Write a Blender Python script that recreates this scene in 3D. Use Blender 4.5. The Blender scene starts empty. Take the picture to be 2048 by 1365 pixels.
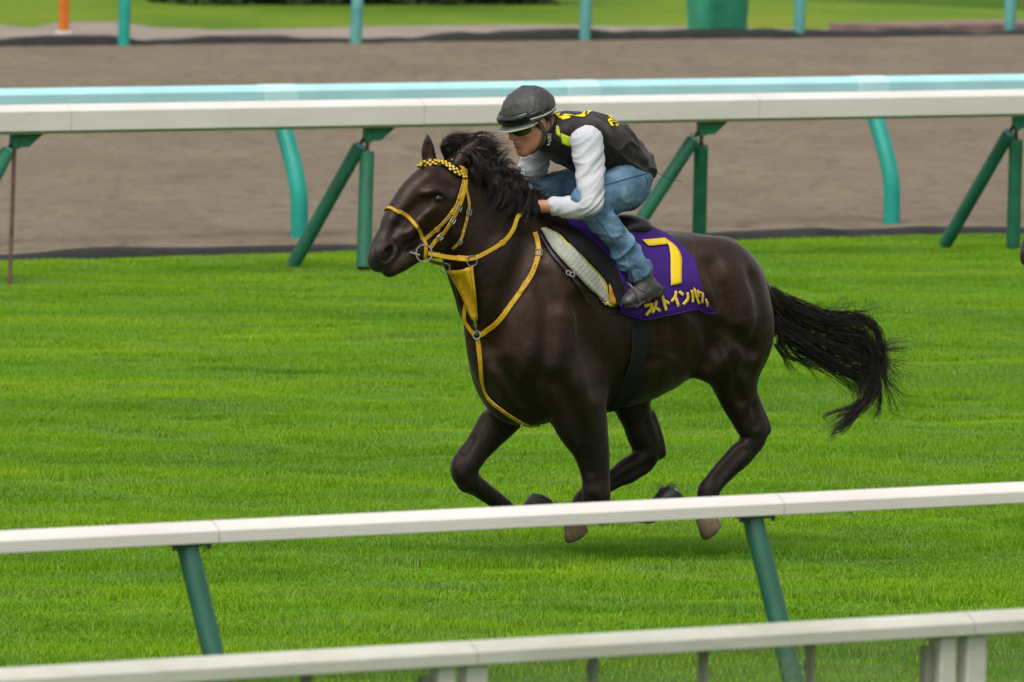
import bpy, bmesh, math, random
import numpy as np
from mathutils import Vector, Matrix
from mathutils.bvhtree import BVHTree

random.seed(7)
RNG = np.random.default_rng(11)
S = bpy.context.scene
C = S.collection

# ------------------------------------------------------------------ camera
F_PX = 17000.0            # focal length in pixels of the 2048 wide photograph
CAM_H = 3.42              # camera height in metres (spectators' rail side)
PITCH = math.atan((682.5 + 480.0) / F_PX)
ROLL = 0.0110
cr, sr, cp, sp = math.cos(ROLL), math.sin(ROLL), math.cos(PITCH), math.sin(PITCH)
R0, U0, FW = Vector((1, 0, 0)), Vector((0, sp, cp)), Vector((0, cp, -sp))
CAM_R = R0 * cr + U0 * sr
CAM_U = U0 * cr - R0 * sr
CAM_P = Vector((0, 0, CAM_H))
cam = bpy.data.cameras.new('camera')
cam.sensor_width = 36.0
cam.lens = F_PX / 2048.0 * 36.0
cam.clip_start, cam.clip_end = 0.5, 2000.0
cam.dof.use_dof = True
cam.dof.focus_distance = 36.0
cam.dof.aperture_fstop = 8.5
camo = bpy.data.objects.new('camera', cam)
C.objects.link(camo)
mw = Matrix.Identity(4)
for i in range(3):
    mw[i][0], mw[i][1], mw[i][2], mw[i][3] = CAM_R[i], CAM_U[i], -FW[i], CAM_P[i]
camo.matrix_world = mw
S.camera = camo

# ------------------------------------------------------------------ world, sun, exposure
SUN_EL, SUN_AZ = math.radians(62), math.radians(203)     # high, behind the camera
w = bpy.data.worlds.new('World')
S.world = w
w.use_nodes = True
wn = w.node_tree
wn.nodes.clear()
sky = wn.nodes.new('ShaderNodeTexSky')
sky.sky_type = 'NISHITA'
sky.sun_disc = False
sky.sun_elevation = SUN_EL
sky.sun_rotation = SUN_AZ
sky.air_density, sky.dust_density, sky.ozone_density = 1.0, 3.0, 1.0
hsv = wn.nodes.new('ShaderNodeHueSaturation')            # cloud cover: the sky's blue is greyed
hsv.inputs['Saturation'].default_value = 0.10
bg = wn.nodes.new('ShaderNodeBackground')
bg.inputs['Strength'].default_value = 0.13
wo = wn.nodes.new('ShaderNodeOutputWorld')
wn.links.new(sky.outputs[0], hsv.inputs['Color'])
wn.links.new(hsv.outputs[0], bg.inputs[0])
wn.links.new(bg.outputs[0], wo.inputs[0])
sl = bpy.data.lights.new('sun', 'SUN')
sl.energy = 1.1
sl.angle = math.radians(35)
sl.color = (1.0, 0.955, 0.90)
sun = bpy.data.objects.new('sun', sl)
C.objects.link(sun)
sd = Vector((math.sin(SUN_AZ) * math.cos(SUN_EL), math.cos(SUN_AZ) * math.cos(SUN_EL), math.sin(SUN_EL)))
sun.rotation_euler = sd.to_track_quat('Z', 'Y').to_euler()
S.view_settings.view_transform = 'Standard'
S.view_settings.look = 'None'
S.view_settings.gamma = 1.0
S.view_settings.use_curve_mapping = False
S.view_settings.exposure = 0.55
S.render.engine = 'CYCLES'
S.cycles.use_denoising = True
S.cycles.max_bounces = 6
S.cycles.transparent_max_bounces = 8

# ------------------------------------------------------------------ geometry of the place
THETA = math.radians(33.9)                  # the course runs this much out of the picture plane
AX = Vector((math.cos(THETA), math.sin(THETA), 0))        # along the rails, to the right and away
BX = Vector((-math.sin(THETA), math.cos(THETA), 0))       # across the course, away from the stand


def ray(px, py):
    xn, yn = (px - 1024.0) / F_PX, -(py - 682.5) / F_PX
    return CAM_R * xn + CAM_U * yn + FW


def on_z(px, py, z=0.0):
    d = ray(px, py)
    return CAM_P + d * ((z - CAM_H) / d.z)


def ab(p):
    return p.dot(AX), p.dot(BX)


def world(a, b, z=0.0):
    v = AX * a + BX * b
    return Vector((v.x, v.y, z))


def a_at(px, b, z, py=None):
    """along-course position at which the line (b, z) passes image column px"""
    lo, hi = -60.0, 120.0
    for _ in range(60):
        mid = (lo + hi) / 2
        d = world(mid, b, z) - CAM_P
        x = 1024 + F_PX * d.dot(CAM_R) / d.dot(FW)
        if x < px:
            lo = mid
        else:
            hi = mid
    return (lo + hi) / 2


# ------------------------------------------------------------------ object helpers
def mesh_from(name, verts, faces, smooth=True):
    me = bpy.data.meshes.new(name)
    me.from_pydata([tuple(v) for v in verts], [], [tuple(f) for f in faces])
    me.update()
    if smooth:
        me.polygons.foreach_set('use_smooth', [True] * len(me.polygons))
    return me


def mesh_np(name, v, f, smooth=True):
    """v (n,3) floats, f (m,k) ints"""
    v = np.asarray(v, np.float32)
    f = np.asarray(f, np.int32)
    me = bpy.data.meshes.new(name)
    k = f.shape[1]
    me.vertices.add(len(v))
    me.vertices.foreach_set('co', v.ravel())
    me.loops.add(f.size)
    me.loops.foreach_set('vertex_index', f.ravel())
    me.polygons.add(len(f))
    me.polygons.foreach_set('loop_start', np.arange(0, f.size, k, dtype=np.int32))
    if smooth:
        me.polygons.foreach_set('use_smooth', np.ones(len(f), bool))
    me.update(calc_edges=True)
    return me


def link(name, me, mat=None, parent=None, **props):
    o = bpy.data.objects.new(name, me)
    C.objects.link(o)
    if mat is not None and me is not None and hasattr(me, 'materials') and len(me.materials) == 0:
        me.materials.append(mat)
    if parent is not None:
        o.parent = parent
    for k, v in props.items():
        if v is not None:
            o[k] = v
    return o


def empty(name, loc=(0, 0, 0), rotz=0.0, **props):
    o = link(name, None, None, None, **props)
    o.location = loc
    o.rotation_euler = (0, 0, rotz)
    return o


def copy_tree(o, parent=None):
    c = o.copy()
    C.objects.link(c)
    if parent is not None:
        c.parent = parent
    for ch in o.children:
        copy_tree(ch, c)
    return c


class MB:
    """collects simple shapes into one mesh"""
    def __init__(self):
        self.v, self.f = [], []

    def add(self, vs, fs):
        n = len(self.v)
        self.v += [Vector(x) for x in vs]
        self.f += [tuple(i + n for i in q) for q in fs]
        return self

    def box(self, c, e1, e2, e3):
        c, e1, e2, e3 = map(Vector, (c, e1, e2, e3))
        vs = [c + e1 * a + e2 * b + e3 * d for d in (-.5, .5) for b in (-.5, .5) for a in (-.5, .5)]
        return self.add(vs, [(0, 2, 3, 1), (4, 5, 7, 6), (0, 1, 5, 4), (2, 6, 7, 3), (0, 4, 6, 2), (1, 3, 7, 5)])

    def sweep(self, pts, prof, right, cap=True, scale=None):
        """profile (list of (x, y)) swept along pts; right = direction of the profile's x"""
        pts = [Vector(p) for p in pts]
        right = Vector(right)
        n = len(prof)
        vs = []
        for i, p in enumerate(pts):
            t = (pts[min(i + 1, len(pts) - 1)] - pts[max(i - 1, 0)]).normalized()
            r = (right - t * right.dot(t)).normalized()
            u = r.cross(t)
            s = 1.0 if scale is None else scale[i]
            vs += [p + r * (x * s) + u * (y * s) for x, y in prof]
        fs = []
        for i in range(len(pts) - 1):
            for j in range(n):
                k = (j + 1) % n
                fs.append((i * n + j, i * n + k, (i + 1) * n + k, (i + 1) * n + j))
        if cap:
            fs.append(tuple(range(n))[::-1])
            fs.append(tuple(range((len(pts) - 1) * n, len(pts) * n)))
        return self.add(vs, fs)

    def tube(self, pts, r, n=10, cap=True, scale=None):
        pts = [Vector(p) for p in pts]
        t = (pts[-1] - pts[0]).normalized()
        right = Vector((1, 0, 0)) if abs(t.x) < 0.9 else Vector((0, 1, 0))
        prof = [(r * math.cos(2 * math.pi * j / n), r * math.sin(2 * math.pi * j / n)) for j in range(n)]
        return self.sweep(pts, prof, right, cap, scale)

    def build(self, name, mat, parent=None, smooth=True, bevel=0.0, origin=None, angle=35, **props):
        vs = self.v
        if origin is not None:
            o = Vector(origin)
            vs = [v - o for v in vs]
        me = mesh_from(name, vs, self.f, smooth)
        if smooth:
            try:
                me.set_sharp_from_angle(angle=math.radians(angle))
            except Exception:
                pass
        ob = link(name, me, mat, parent, **props)
        if origin is not None:
            ob.location = origin
        if bevel > 0:
            b = ob.modifiers.new('bevel', 'BEVEL')
            b.width, b.segments, b.limit_method = bevel, 2, 'ANGLE'
        return ob


def cr_spline(pts, n):
    """Catmull-Rom through rows of pts (any number of columns), n samples per span"""
    P = np.asarray(pts, float)
    if len(P) < 3 or n < 2:
        if n < 2:
            return P
        t = np.linspace(0, 1, n + 1)[:, None]
        return P[0] * (1 - t) + P[-1] * t
    Q = np.vstack([2 * P[0] - P[1], P, 2 * P[-1] - P[-2]])
    out = []
    for i in range(len(P) - 1):
        p0, p1, p2, p3 = Q[i], Q[i + 1], Q[i + 2], Q[i + 3]
        for t in np.arange(n) / n:
            out.append(0.5 * ((2 * p1) + (-p0 + p2) * t + (2 * p0 - 5 * p1 + 4 * p2 - p3) * t * t
                              + (-p0 + 3 * p1 - 3 * p2 + p3) * t ** 3))
    out.append(P[-1])
    return np.array(out)


def strands(lines, radii, sides=3):
    """many tapered hairs as one mesh: lines list of (n,3), radii list of (n,)"""
    V, Fq, base = [], [], 0
    ang = np.arange(sides) * 2 * math.pi / sides
    for L, r in zip(lines, radii):
        L = np.asarray(L, float)
        n = len(L)
        T = np.gradient(L, axis=0)
        T /= np.linalg.norm(T, axis=1)[:, None] + 1e-9
        ref = np.array([0.31, 0.87, 0.38])
        A = np.cross(T, ref)
        A /= np.linalg.norm(A, axis=1)[:, None] + 1e-9
        B = np.cross(T, A)
        ring = L[:, None, :] + np.asarray(r)[:, None, None] * (A[:, None, :] * np.cos(ang)[None, :, None] + B[:, None, :] * np.sin(ang)[None, :, None])
        V.append(ring.reshape(-1, 3))
        i = np.arange(n - 1)[:, None] * sides
        j = np.arange(sides)[None, :]
        k = (j + 1) % sides
        q = np.stack([i + j, i + k, i + sides + k, i + sides + j], -1).reshape(-1, 4) + base
        Fq.append(q)
        base += n * sides
    return np.vstack(V), np.vstack(Fq)


# value noise in numpy (for relief)
def vnoise(x, y, seed=0):
    xi, yi = np.floor(x).astype(np.int64), np.floor(y).astype(np.int64)
    fx, fy = x - xi, y - yi
    fx, fy = fx * fx * (3 - 2 * fx), fy * fy * (3 - 2 * fy)

    def h(i, j):
        n = (i * 374761393 + j * 668265263 + seed * 974711) & 0xFFFFFFFF
        n = ((n ^ (n >> 13)) * 1274126177) & 0xFFFFFFFF
        return ((n ^ (n >> 16)) & 0xFFFF) / 65535.0
    return (h(xi, yi) * (1 - fx) + h(xi + 1, yi) * fx) * (1 - fy) + (h(xi, yi + 1) * (1 - fx) + h(xi + 1, yi + 1) * fx) * fy


def vnoise3(x, y, z, seed=0):
    xi, yi, zi = (np.floor(t).astype(np.int64) for t in (x, y, z))
    fx, fy, fz = x - xi, y - yi, z - zi
    fx, fy, fz = (t * t * (3 - 2 * t) for t in (fx, fy, fz))

    def h(i, j, k):
        n = (i * 374761393 + j * 668265263 + k * 2147483647 + seed * 974711) & 0xFFFFFFFF
        n = ((n ^ (n >> 13)) * 1274126177) & 0xFFFFFFFF
        return ((n ^ (n >> 16)) & 0xFFFF) / 65535.0

    def l(a, b, t):
        return a * (1 - t) + b * t
    return l(l(l(h(xi, yi, zi), h(xi + 1, yi, zi), fx), l(h(xi, yi + 1, zi), h(xi + 1, yi + 1, zi), fx), fy),
             l(l(h(xi, yi, zi + 1), h(xi + 1, yi, zi + 1), fx), l(h(xi, yi + 1, zi + 1), h(xi + 1, yi + 1, zi + 1), fx), fy), fz)


# ------------------------------------------------------------------ materials
class Mat:
    """small builder round a Principled BSDF"""
    def __init__(self, name, color=(0.5, 0.5, 0.5), rough=0.5, spec=0.5, **kw):
        m = self.m = bpy.data.materials.new(name)
        m.use_nodes = True
        self.t = m.node_tree
        self.n, self.l = self.t.nodes, self.t.links
        self.b = self.n['Principled BSDF']
        self.b.inputs['Base Color'].default_value = (*color, 1)
        self.b.inputs['Roughness'].default_value = rough
        self.b.inputs['Specular IOR Level'].default_value = spec
        for k, v in kw.items():
            self.b.inputs[k.replace('_', ' ')].default_value = v
        self._tc = None

    def node(self, typ, **kw):
        n = self.n.new(typ)
        for k, v in kw.items():
            setattr(n, k, v)
        return n

    def coord(self, kind='Object', scale=(1, 1, 1), rot=(0, 0, 0)):
        if self._tc is None:
            self._tc = self.node('ShaderNodeTexCoord')
        mp = self.node('ShaderNodeMapping')
        mp.inputs['Scale'].default_value = scale
        mp.inputs['Rotation'].default_value = rot
        if kind == 'World':
            g = self.node('ShaderNodeNewGeometry')
            self.l.new(g.outputs['Position'], mp.inputs[0])
        else:
            self.l.new(self._tc.outputs[kind], mp.inputs[0])
        return mp.outputs[0]

    def noise(self, vec, scale, detail=4, rough=0.55, dist=0.0):
        n = self.node('ShaderNodeTexNoise')
        n.inputs['Scale'].default_value = scale
        n.inputs['Detail'].default_value = detail
        n.inputs['Roughness'].default_value = rough
        n.inputs['Distortion'].default_value = dist
        self.l.new(vec, n.inputs['Vector'])
        return n.outputs['Fac']

    def ramp(self, fac, stops):
        r = self.node('ShaderNodeValToRGB')
        el = r.color_ramp.elements
        while len(el) < len(stops):
            el.new(0.5)
        for e, (p, c) in zip(el, stops):
            e.position = p
            e.color = (*c, 1) if len(c) == 3 else c
        self.l.new(fac, r.inputs[0])
        return r.outputs[0]

    def mix(self, fac, a, b, mode='MIX'):
        n = self.node('ShaderNodeMix', data_type='RGBA', blend_type=mode)
        for s, v in ((n.inputs[0], fac), (n.inputs[6], a), (n.inputs[7], b)):
            if isinstance(v, (int, float)):
                s.default_value = v
            elif isinstance(v, tuple):
                s.default_value = (*v, 1) if len(v) == 3 else v
            else:
                self.l.new(v, s)
        return n.outputs[2]

    def math(self, op, a, b=0.0, clamp=False):
        n = self.node('ShaderNodeMath', operation=op, use_clamp=clamp)
        for s, v in zip(n.inputs, (a, b)):
            if isinstance(v, (int, float)):
                s.default_value = v
            else:
                self.l.new(v, s)
        return n.outputs[0]

    def remap(self, v, a, b, c=0.0, d=1.0):
        n = self.node('ShaderNodeMapRange')
        self.l.new(v, n.inputs[0])
        for i, x in zip((1, 2, 3, 4), (a, b, c, d)):
            n.inputs[i].default_value = x
        return n.outputs[0]

    def color(self, s):
        self.l.new(s, self.b.inputs['Base Color'])
        return self

    def rough(self, s):
        self.l.new(s, self.b.inputs['Roughness'])
        return self

    def bump(self, h, strength=0.3, dist=0.01):
        n = self.node('ShaderNodeBump')
        n.inputs['Strength'].default_value = strength
        n.inputs['Distance'].default_value = dist
        self.l.new(h, n.inputs['Height'])
        self.l.new(n.outputs[0], self.b.inputs['Normal'])
        return self


def plain(name, col, rough=0.5, spec=0.5, var=0.15, scale=30.0, bump=0.0, bscale=200.0, **kw):
    """a colour with faint mottling and optional fine relief"""
    m = Mat(name, col, rough, spec, **kw)
    v = m.coord('Object')
    f = m.noise(v, scale, 5)
    lo = tuple(c * (1 - var) for c in col)
    hi = tuple(min(1, c * (1 + var)) for c in col)
    m.color(m.ramp(f, [(0.3, lo), (0.7, hi)]))
    m.rough(m.remap(f, 0.2, 0.8, rough * 0.85, min(1, rough * 1.15)))
    if bump > 0:
        m.bump(m.noise(v, bscale, 3), bump, 0.002)
    return m.m
# ================================================================== the setting
TH_ROT = (0, 0, -THETA)      # world position -> (along, across) in a Mapping node (applied as inverse of the course's turn)

p_wr = on_z(1024, 195, 1.15)         # far white rail's line
B_WHITE = ab(p_wr)[1]
p_de = on_z(1024, 497, 0.0)
B_EDGE = ab(p_de)[1]                 # edge between turf and dirt
p_df = on_z(1024, 90, 0.0)
B_FAR = ab(p_df)[1]                  # far edge of the dirt
p_nr = on_z(1024, 1010, 1.10)
B_NEAR = ab(p_nr)[1]                 # near running rail
p_n2 = on_z(1024, 1277, 1.10)
B_FENCE = ab(p_n2)[1]                # nearest fence

# --- turf soil under the grass: one sheet to the horizon
m = Mat('turf_soil', (0.05, 0.10, 0.012), 0.9, 0.1)
v = m.coord('World', (1, 1, 1), TH_ROT)
n1 = m.noise(m.coord('World', (0.35, 1.2, 1), TH_ROT), 1.1, 5)
n2 = m.noise(v, 22, 4)
m.color(m.mix(m.remap(n2, .3, .7), m.ramp(n1, [(.3, (0.050, 0.115, 0.005)), (.7, (0.085, 0.18, 0.006))]), (0.035, 0.08, 0.005)))
m.bump(n2, 0.6, 0.03)
mat_turf = m.m


def ground_sheet(name, a0, a1, b0, b1, z, mat, nx=1, ny=1, fz=None):
    A, B = np.meshgrid(np.linspace(a0, a1, nx + 1), np.linspace(b0, b1, ny + 1))
    Z = np.full(A.shape, z) if fz is None else fz(A, B) + z
    P = np.stack([A * AX.x + B * BX.x, A * AX.y + B * BX.y, Z], -1).reshape(-1, 3)
    idx = np.arange((nx + 1) * (ny + 1)).reshape(ny + 1, nx + 1)
    Q = np.stack([idx[:-1, :-1], idx[:-1, 1:], idx[1:, 1:], idx[1:, :-1]], -1).reshape(-1, 4)
    return link(name, mesh_np(name, P, Q), mat, None, kind='structure')


ground_sheet('ground', -900, 1400, -700, 1500, -0.02, mat_turf)

# --- dirt course: harrowed, hoof-pocked sand
m = Mat('dirt', (0.2, 0.15, 0.1), 0.95, 0.1)
va = m.coord('World', (1, 1, 1), TH_ROT)
big = m.noise(m.coord('World', (0.9, 0.30, 1), TH_ROT), 1.0, 6, 0.6)
mid = m.noise(m.coord('World', (2.6, 1.0, 1), TH_ROT), 1.9, 5, 0.65)
fine = m.noise(va, 26, 4, 0.7)
c1 = m.ramp(big, [(.30, (0.190, 0.150, 0.106)), (.72, (0.255, 0.205, 0.150))])
c2 = m.mix(m.remap(mid, .50, .68, 0, .65), c1, (0.125, 0.097, 0.068))
m.color(m.mix(m.remap(fine, .35, .75, 0, .45), c2, (0.150, 0.118, 0.084)))
m.bump(m.math('ADD', m.math('MULTIPLY', mid, 1.5), m.math('MULTIPLY', fine, .5)), 0.7, 0.08)
mat_dirt = m.m
aw, bw = ab(on_z(1024, 300, 0.0))


def dirt_relief(A, B):
    z = 0.020 * (vnoise(A * 1.6, B * 0.6, 3) - 0.5)
    z += 0.060 * np.clip(vnoise(A * 2.2, B * 1.1, 5) - 0.60, 0, 1) * -2.6
    z += 0.020 * (vnoise(A * 5.0, B * 3.1, 8) - 0.5)
    e = np.clip(np.minimum(B - B_EDGE, B_FAR - B) / 0.6, 0, 1)
    return np.maximum(z * e, -.06) + 0.05


ground_sheet('dirt_track', aw - 26, aw + 34, B_EDGE, B_FAR, 0.0, mat_dirt, 460, 330, dirt_relief)
ground_sheet('dirt_course', -300, aw - 26.0, B_EDGE, B_FAR, 0.04, mat_dirt)
ground_sheet('dirt_course', aw + 34.0, 500, B_EDGE, B_FAR, 0.04, mat_dirt)

# --- beyond the dirt: service path, then lawn, then hedge
m = Mat('path_grit', (0.24, 0.2, 0.16), 0.95, 0.1)
v = m.coord('World', (0.5, 0.9, 1), TH_ROT)
m.color(m.ramp(m.noise(v, 1.5, 6), [(.3, (0.21, 0.175, 0.14)), (.7, (0.33, 0.28, 0.235))]))
m.bump(m.noise(v, 30, 3), .4, .02)
mat_path = m.m
B_PATH = ab(on_z(560, 58, 0.0))[1]
PL = np.array([(-300., 0), (0, 0)])
# the path narrows to the right: its far edge runs a little oblique
pa = [on_z(-900, 86, 0), on_z(-60, 84, 0)]


def sheet_poly(name, pts, z, mat, kind='structure'):
    me = mesh_from(name, [(p.x, p.y, z) for p in pts], [tuple(range(len(pts)))], False)
    return link(name, me, mat, None, kind=kind)


edge_far = [on_z(x, y) for x, y in ((-700, 44), (-200, 50), (0, 52), (60, 57), (130, 46), (230, 45), (300, 56), (420, 62), (560, 60), (760, 54), (1000, 52), (1250, 54), (1430, 56), (1600, 60), (1750, 60), (2100, 56), (2600, 50))]
edge_near = [world(ab(p)[0], B_FAR) for p in edge_far]
sheet_poly('service_path', edge_near + edge_far[::-1], 0.012, mat_path)
m = Mat('far_lawn', (0.1, 0.2, 0.02), 0.9, 0.1)
v = m.coord('World', (0.25, 0.12, 1), TH_ROT)
nn = m.noise(v, 0.9, 5)
f2 = m.noise(m.coord('World'), 4.0, 4)
cc = m.ramp(nn, [(.30, (0.055, 0.13, 0.010)), (.55, (0.14, 0.22, 0.014)), (.75, (0.22, 0.24, 0.025))])
m.color(m.mix(m.remap(f2, .4, .75, 0, .5), cc, (0.06, 0.13, 0.01)))
m.bump(f2, .5, .1)
mat_lawn = m.m
far_edge = [p + BX * 140 for p in edge_far]
sheet_poly('far_lawn', edge_far + far_edge[::-1], 0.004, mat_lawn)

# --- black rubber edging: a bumpy low strip on either side of the dirt
mat_edging = plain('black_edging', (0.018, 0.018, 0.017), 0.75, 0.3, 0.5, 6.0, 0.4, 40)


def edging(b, a0, a1, h, wd, seed, lumps):
    n = int((a1 - a0) / 0.12)
    mb_v, mb_f = [], []
    prof = [(-.5, -.3), (-.46, .45), (-.22, .93), (.1, 1.0), (.38, .70), (.5, -.3)]
    A = np.linspace(a0, a1, n)
    k = h * (0.80 + lumps * (vnoise(A * 0.9, A * 0 + 2.0, seed) - .4) + 0.25 * (vnoise(A * 3.1, A * 0, seed + 4) - .5))
    off = 0.10 * (vnoise(A * 0.5, A * 0, seed + 9) - .5)
    for i in range(n):
        for x, y in prof:
            mb_v.append(world(A[i], b + off[i] + x * wd, max(k[i], .02) * y))
    m_ = len(prof)
    for i in range(n - 1):
        for j in range(m_ - 1):
            mb_f.append((i * m_ + j, (i + 1) * m_ + j, (i + 1) * m_ + j + 1, i * m_ + j + 1))
    mb_f.append(tuple(range(m_)))
    mb_f.append(tuple(range((n - 1) * m_, n * m_))[::-1])
    return mesh_from('edging', mb_v, mb_f)


a_c = ab(on_z(1024, 497))[0]
link('rubber_edging', edging(B_EDGE - 0.02, a_c - 14, a_c + 16, 0.08, 0.4, 3, .5), mat_edging, None,
     label='low black rubber edging strip between the turf and the dirt under the far white rail', category='edging')
a_f = ab(on_z(1024, 90))[0]
link('rubber_edging', edging(B_FAR + 0.25, a_f - 22, a_f + 26, 0.15, .8, 21, .6), mat_edging, None,
     label='lumpy black edging along the far side of the dirt track beside the grey path', category='edging')
mat_kerb = plain('pink_kerb', (0.20, 0.135, 0.115), 0.85, .3, .25, 3)
k0, k1 = on_z(1728, 66), on_z(2160, 58)
kd = (k1 - k0).normalized()
MB().box((k0 + k1) / 2 + Vector((0, 0, .05)), kd * (k1 - k0).length, Vector((-kd.y, kd.x, 0)) * 1.3, Vector((0, 0, .12))).build(
    'red_kerb', mat_kerb, None, False, 0.01, label='long faded red kerb behind the black edging at the upper right', category='kerb')

# --- dark hedge at the very top: many leaf-sized faces round twiggy stems
mat_leaf = Mat('hedge_leaf', (0.02, 0.05, 0.012), 0.6, 0.3)
oi = mat_leaf.node('ShaderNodeObjectInfo')
vv = mat_leaf.noise(mat_leaf.coord('World'), 1.3, 3)
mat_leaf.color(mat_leaf.ramp(vv, [(.3, (0.008, 0.020, 0.006)), (.7, (0.035, 0.075, 0.014))]))
mat_leaf = mat_leaf.m
mat_bark = plain('bark', (0.06, 0.045, 0.03), .9, .2, .4, 12, .5, 60)


def hedge(x0, x1, y, hgt, dep, n, label):
    p0, p1 = on_z(x0, y), on_z(x1, y)
    d = p1 - p0
    nrm = Vector((-d.y, d.x, 0)).normalized()
    root = empty('hedge', p0, 0, label=label, category='hedge')
    V, Fq = [], []
    t = RNG.random(n)
    q = RNG.random(n) ** 0.6
    s = RNG.choice([-1, 1], n)
    zz = RNG.random(n)
    lump = 0.75 + 0.5 * vnoise(t * 18, zz * 3, 5)
    P = np.outer(t, d) + np.outer(s * q * dep * .5 * lump, nrm)
    P[:, 2] = zz * hgt * (0.8 + 0.4 * vnoise(t * 14, t * 0, 9))
    e1 = RNG.normal(size=(n, 3)); e1 /= np.linalg.norm(e1, axis=1)[:, None]
    e2 = np.cross(e1, RNG.normal(size=(n, 3))); e2 /= np.linalg.norm(e2, axis=1)[:, None]
    L = RNG.uniform(.05, .11, n)[:, None]
    V = np.stack([P - e1 * L, P + e2 * L * .5, P + e1 * L, P - e2 * L * .5], 1).reshape(-1, 3)
    Fq = np.arange(n * 4).reshape(-1, 4)
    link('foliage', mesh_np('foliage', V, Fq), mat_leaf, root)
    for k in range(int(d.length / .9)):
        mb = MB()
        c = d * ((k + .5) / int(d.length / .9))
        mb.tube([c, c + Vector((RNG.uniform(-.1, .1), RNG.uniform(-.1, .1), hgt * .75))], .03, 6, True, [1, .4])
        mb.build('stem', mat_bark, root)


hedge(330, 1085, 8, 1.6, 1.6, 16000, 'dark green hedge along the lawn at the top edge of the view')

# --- grass: tufts of real blades, spread over the turf by geometry nodes
m = Mat('grass_blade', (0.1, 0.2, 0.02), 0.55, 0.25)
va = m.coord('World', (0.22, 0.55, 0.0), TH_ROT)
wide = m.noise(va, 1.3, 4, .6)
spots = m.noise(m.coord('World', (0.8, 1.5, 0.0), TH_ROT), 1.7, 4, .6)
oi = m.node('ShaderNodeObjectInfo')
c = m.ramp(wide, [(.30, (0.105, 0.270, 0.004)), (.50, (0.210, 0.425, 0.005)), (.68, (0.340, 0.530, 0.008))])
c = m.mix(m.remap(spots, .48, .66, 0, .75), c, (0.220, 0.375, 0.075))
c = m.mix(m.remap(oi.outputs['Random'], 0, 1, 0, .40), c, (0.12, 0.28, 0.006))
m.color(c)
tr = m.node('ShaderNodeBsdfTranslucent')
m.l.new(c, tr.inputs[0])
ms = m.node('ShaderNodeMixShader')
ms.inputs[0].default_value = 0.35
m.l.new(m.b.outputs[0], ms.inputs[1])
m.l.new(tr.outputs[0], ms.inputs[2])
m.l.new(ms.outputs[0], m.n['Material Output'].inputs[0])
mat_grass = m.m


def tuft_mesh(seed, nb=84, rad=0.11, hmin=.016, hmax=.040):
    r = np.random.default_rng(seed)
    V, Fq = [], []
    for i in range(nb):
        a, q = r.uniform(0, 6.283), rad * math.sqrt(r.random())
        x, y = q * math.cos(a), q * math.sin(a)
        h = r.uniform(hmin, hmax)
        b = r.uniform(0, 6.283)
        ln = h * r.uniform(.15, .95)
        wd = r.uniform(.0011, .0020)
        dx, dy = math.cos(b), math.sin(b)
        tw = b + 1.57 + r.uniform(-.5, .5)
        wx, wy = math.cos(tw) * wd, math.sin(tw) * wd
        n = len(V)
        m1 = (x + dx * ln * .35, y + dy * ln * .35, h * .62)
        tp = (x + dx * ln, y + dy * ln, h)
        V += [(x - wx, y - wy, -.004), (x + wx, y + wy, -.004), (m1[0] - wx * .85, m1[1] - wy * .85, m1[2]), (m1[0] + wx * .85, m1[1] + wy * .85, m1[2]), tp]
        Fq += [(n, n + 1, n + 3, n + 2), (n + 2, n + 3, n + 4)]
    return mesh_from('grass_tuft', V, Fq)


tuft_col = bpy.data.collections.new('grass_tufts')
mat_straw = plain('straw_blade', (0.34, 0.36, 0.12), .7, .2)
for s_ in range(8):
    ob = bpy.data.objects.new('grass_tuft', tuft_mesh(40 + s_))
    ob.data.materials.append(mat_grass)
    ob.data.materials.append(mat_straw)
    if s_ in (2, 5):           # a few dry or clover-pale blades in some tufts
        for p in ob.data.polygons:
            if (p.index // 2) % 16 == 0:
                p.material_index = 1
    tuft_col.objects.link(ob)


def grass_points():
    n = 110000
    # spread over the part of the turf the view takes in, with a margin either side
    b = RNG.uniform(B_FENCE - 4.0, B_EDGE - 0.02, n)
    bs = np.linspace(B_FENCE - 4.0, B_EDGE, 12)
    lo = np.interp(b, bs, [a_at(-260, q, 0.0) for q in bs])
    hi = np.interp(b, bs, [a_at(2310, q, 0.0) for q in bs])
    half = hi - lo
    a = lo + RNG.random(n) * half
    # thin to an even cover
    keep = RNG.random(n) < half / half.max()
    a, b = a[keep], b[keep]
    hh = 0.70 + 0.40 * vnoise(a * .7, b * 1.6, 31) + 0.35 * vnoise(a * 2.8, b * 4.0, 33)
    gaps = np.clip((vnoise(a * 2.3, b * 2.8, 37) - .62) * 4, 0, 1)
    hh *= 1 - .85 * gaps
    lush = np.clip((vnoise(a * 1.2 + 9, b * 2.0, 61) - .60) * 5, 0, 1)
    hh *= (1 + .35 * lush) * .80
    P = np.outer(a, np.array(AX)) + np.outer(b, np.array(BX))
    return P, hh, RNG.uniform(0, 6.283, len(P))


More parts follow.
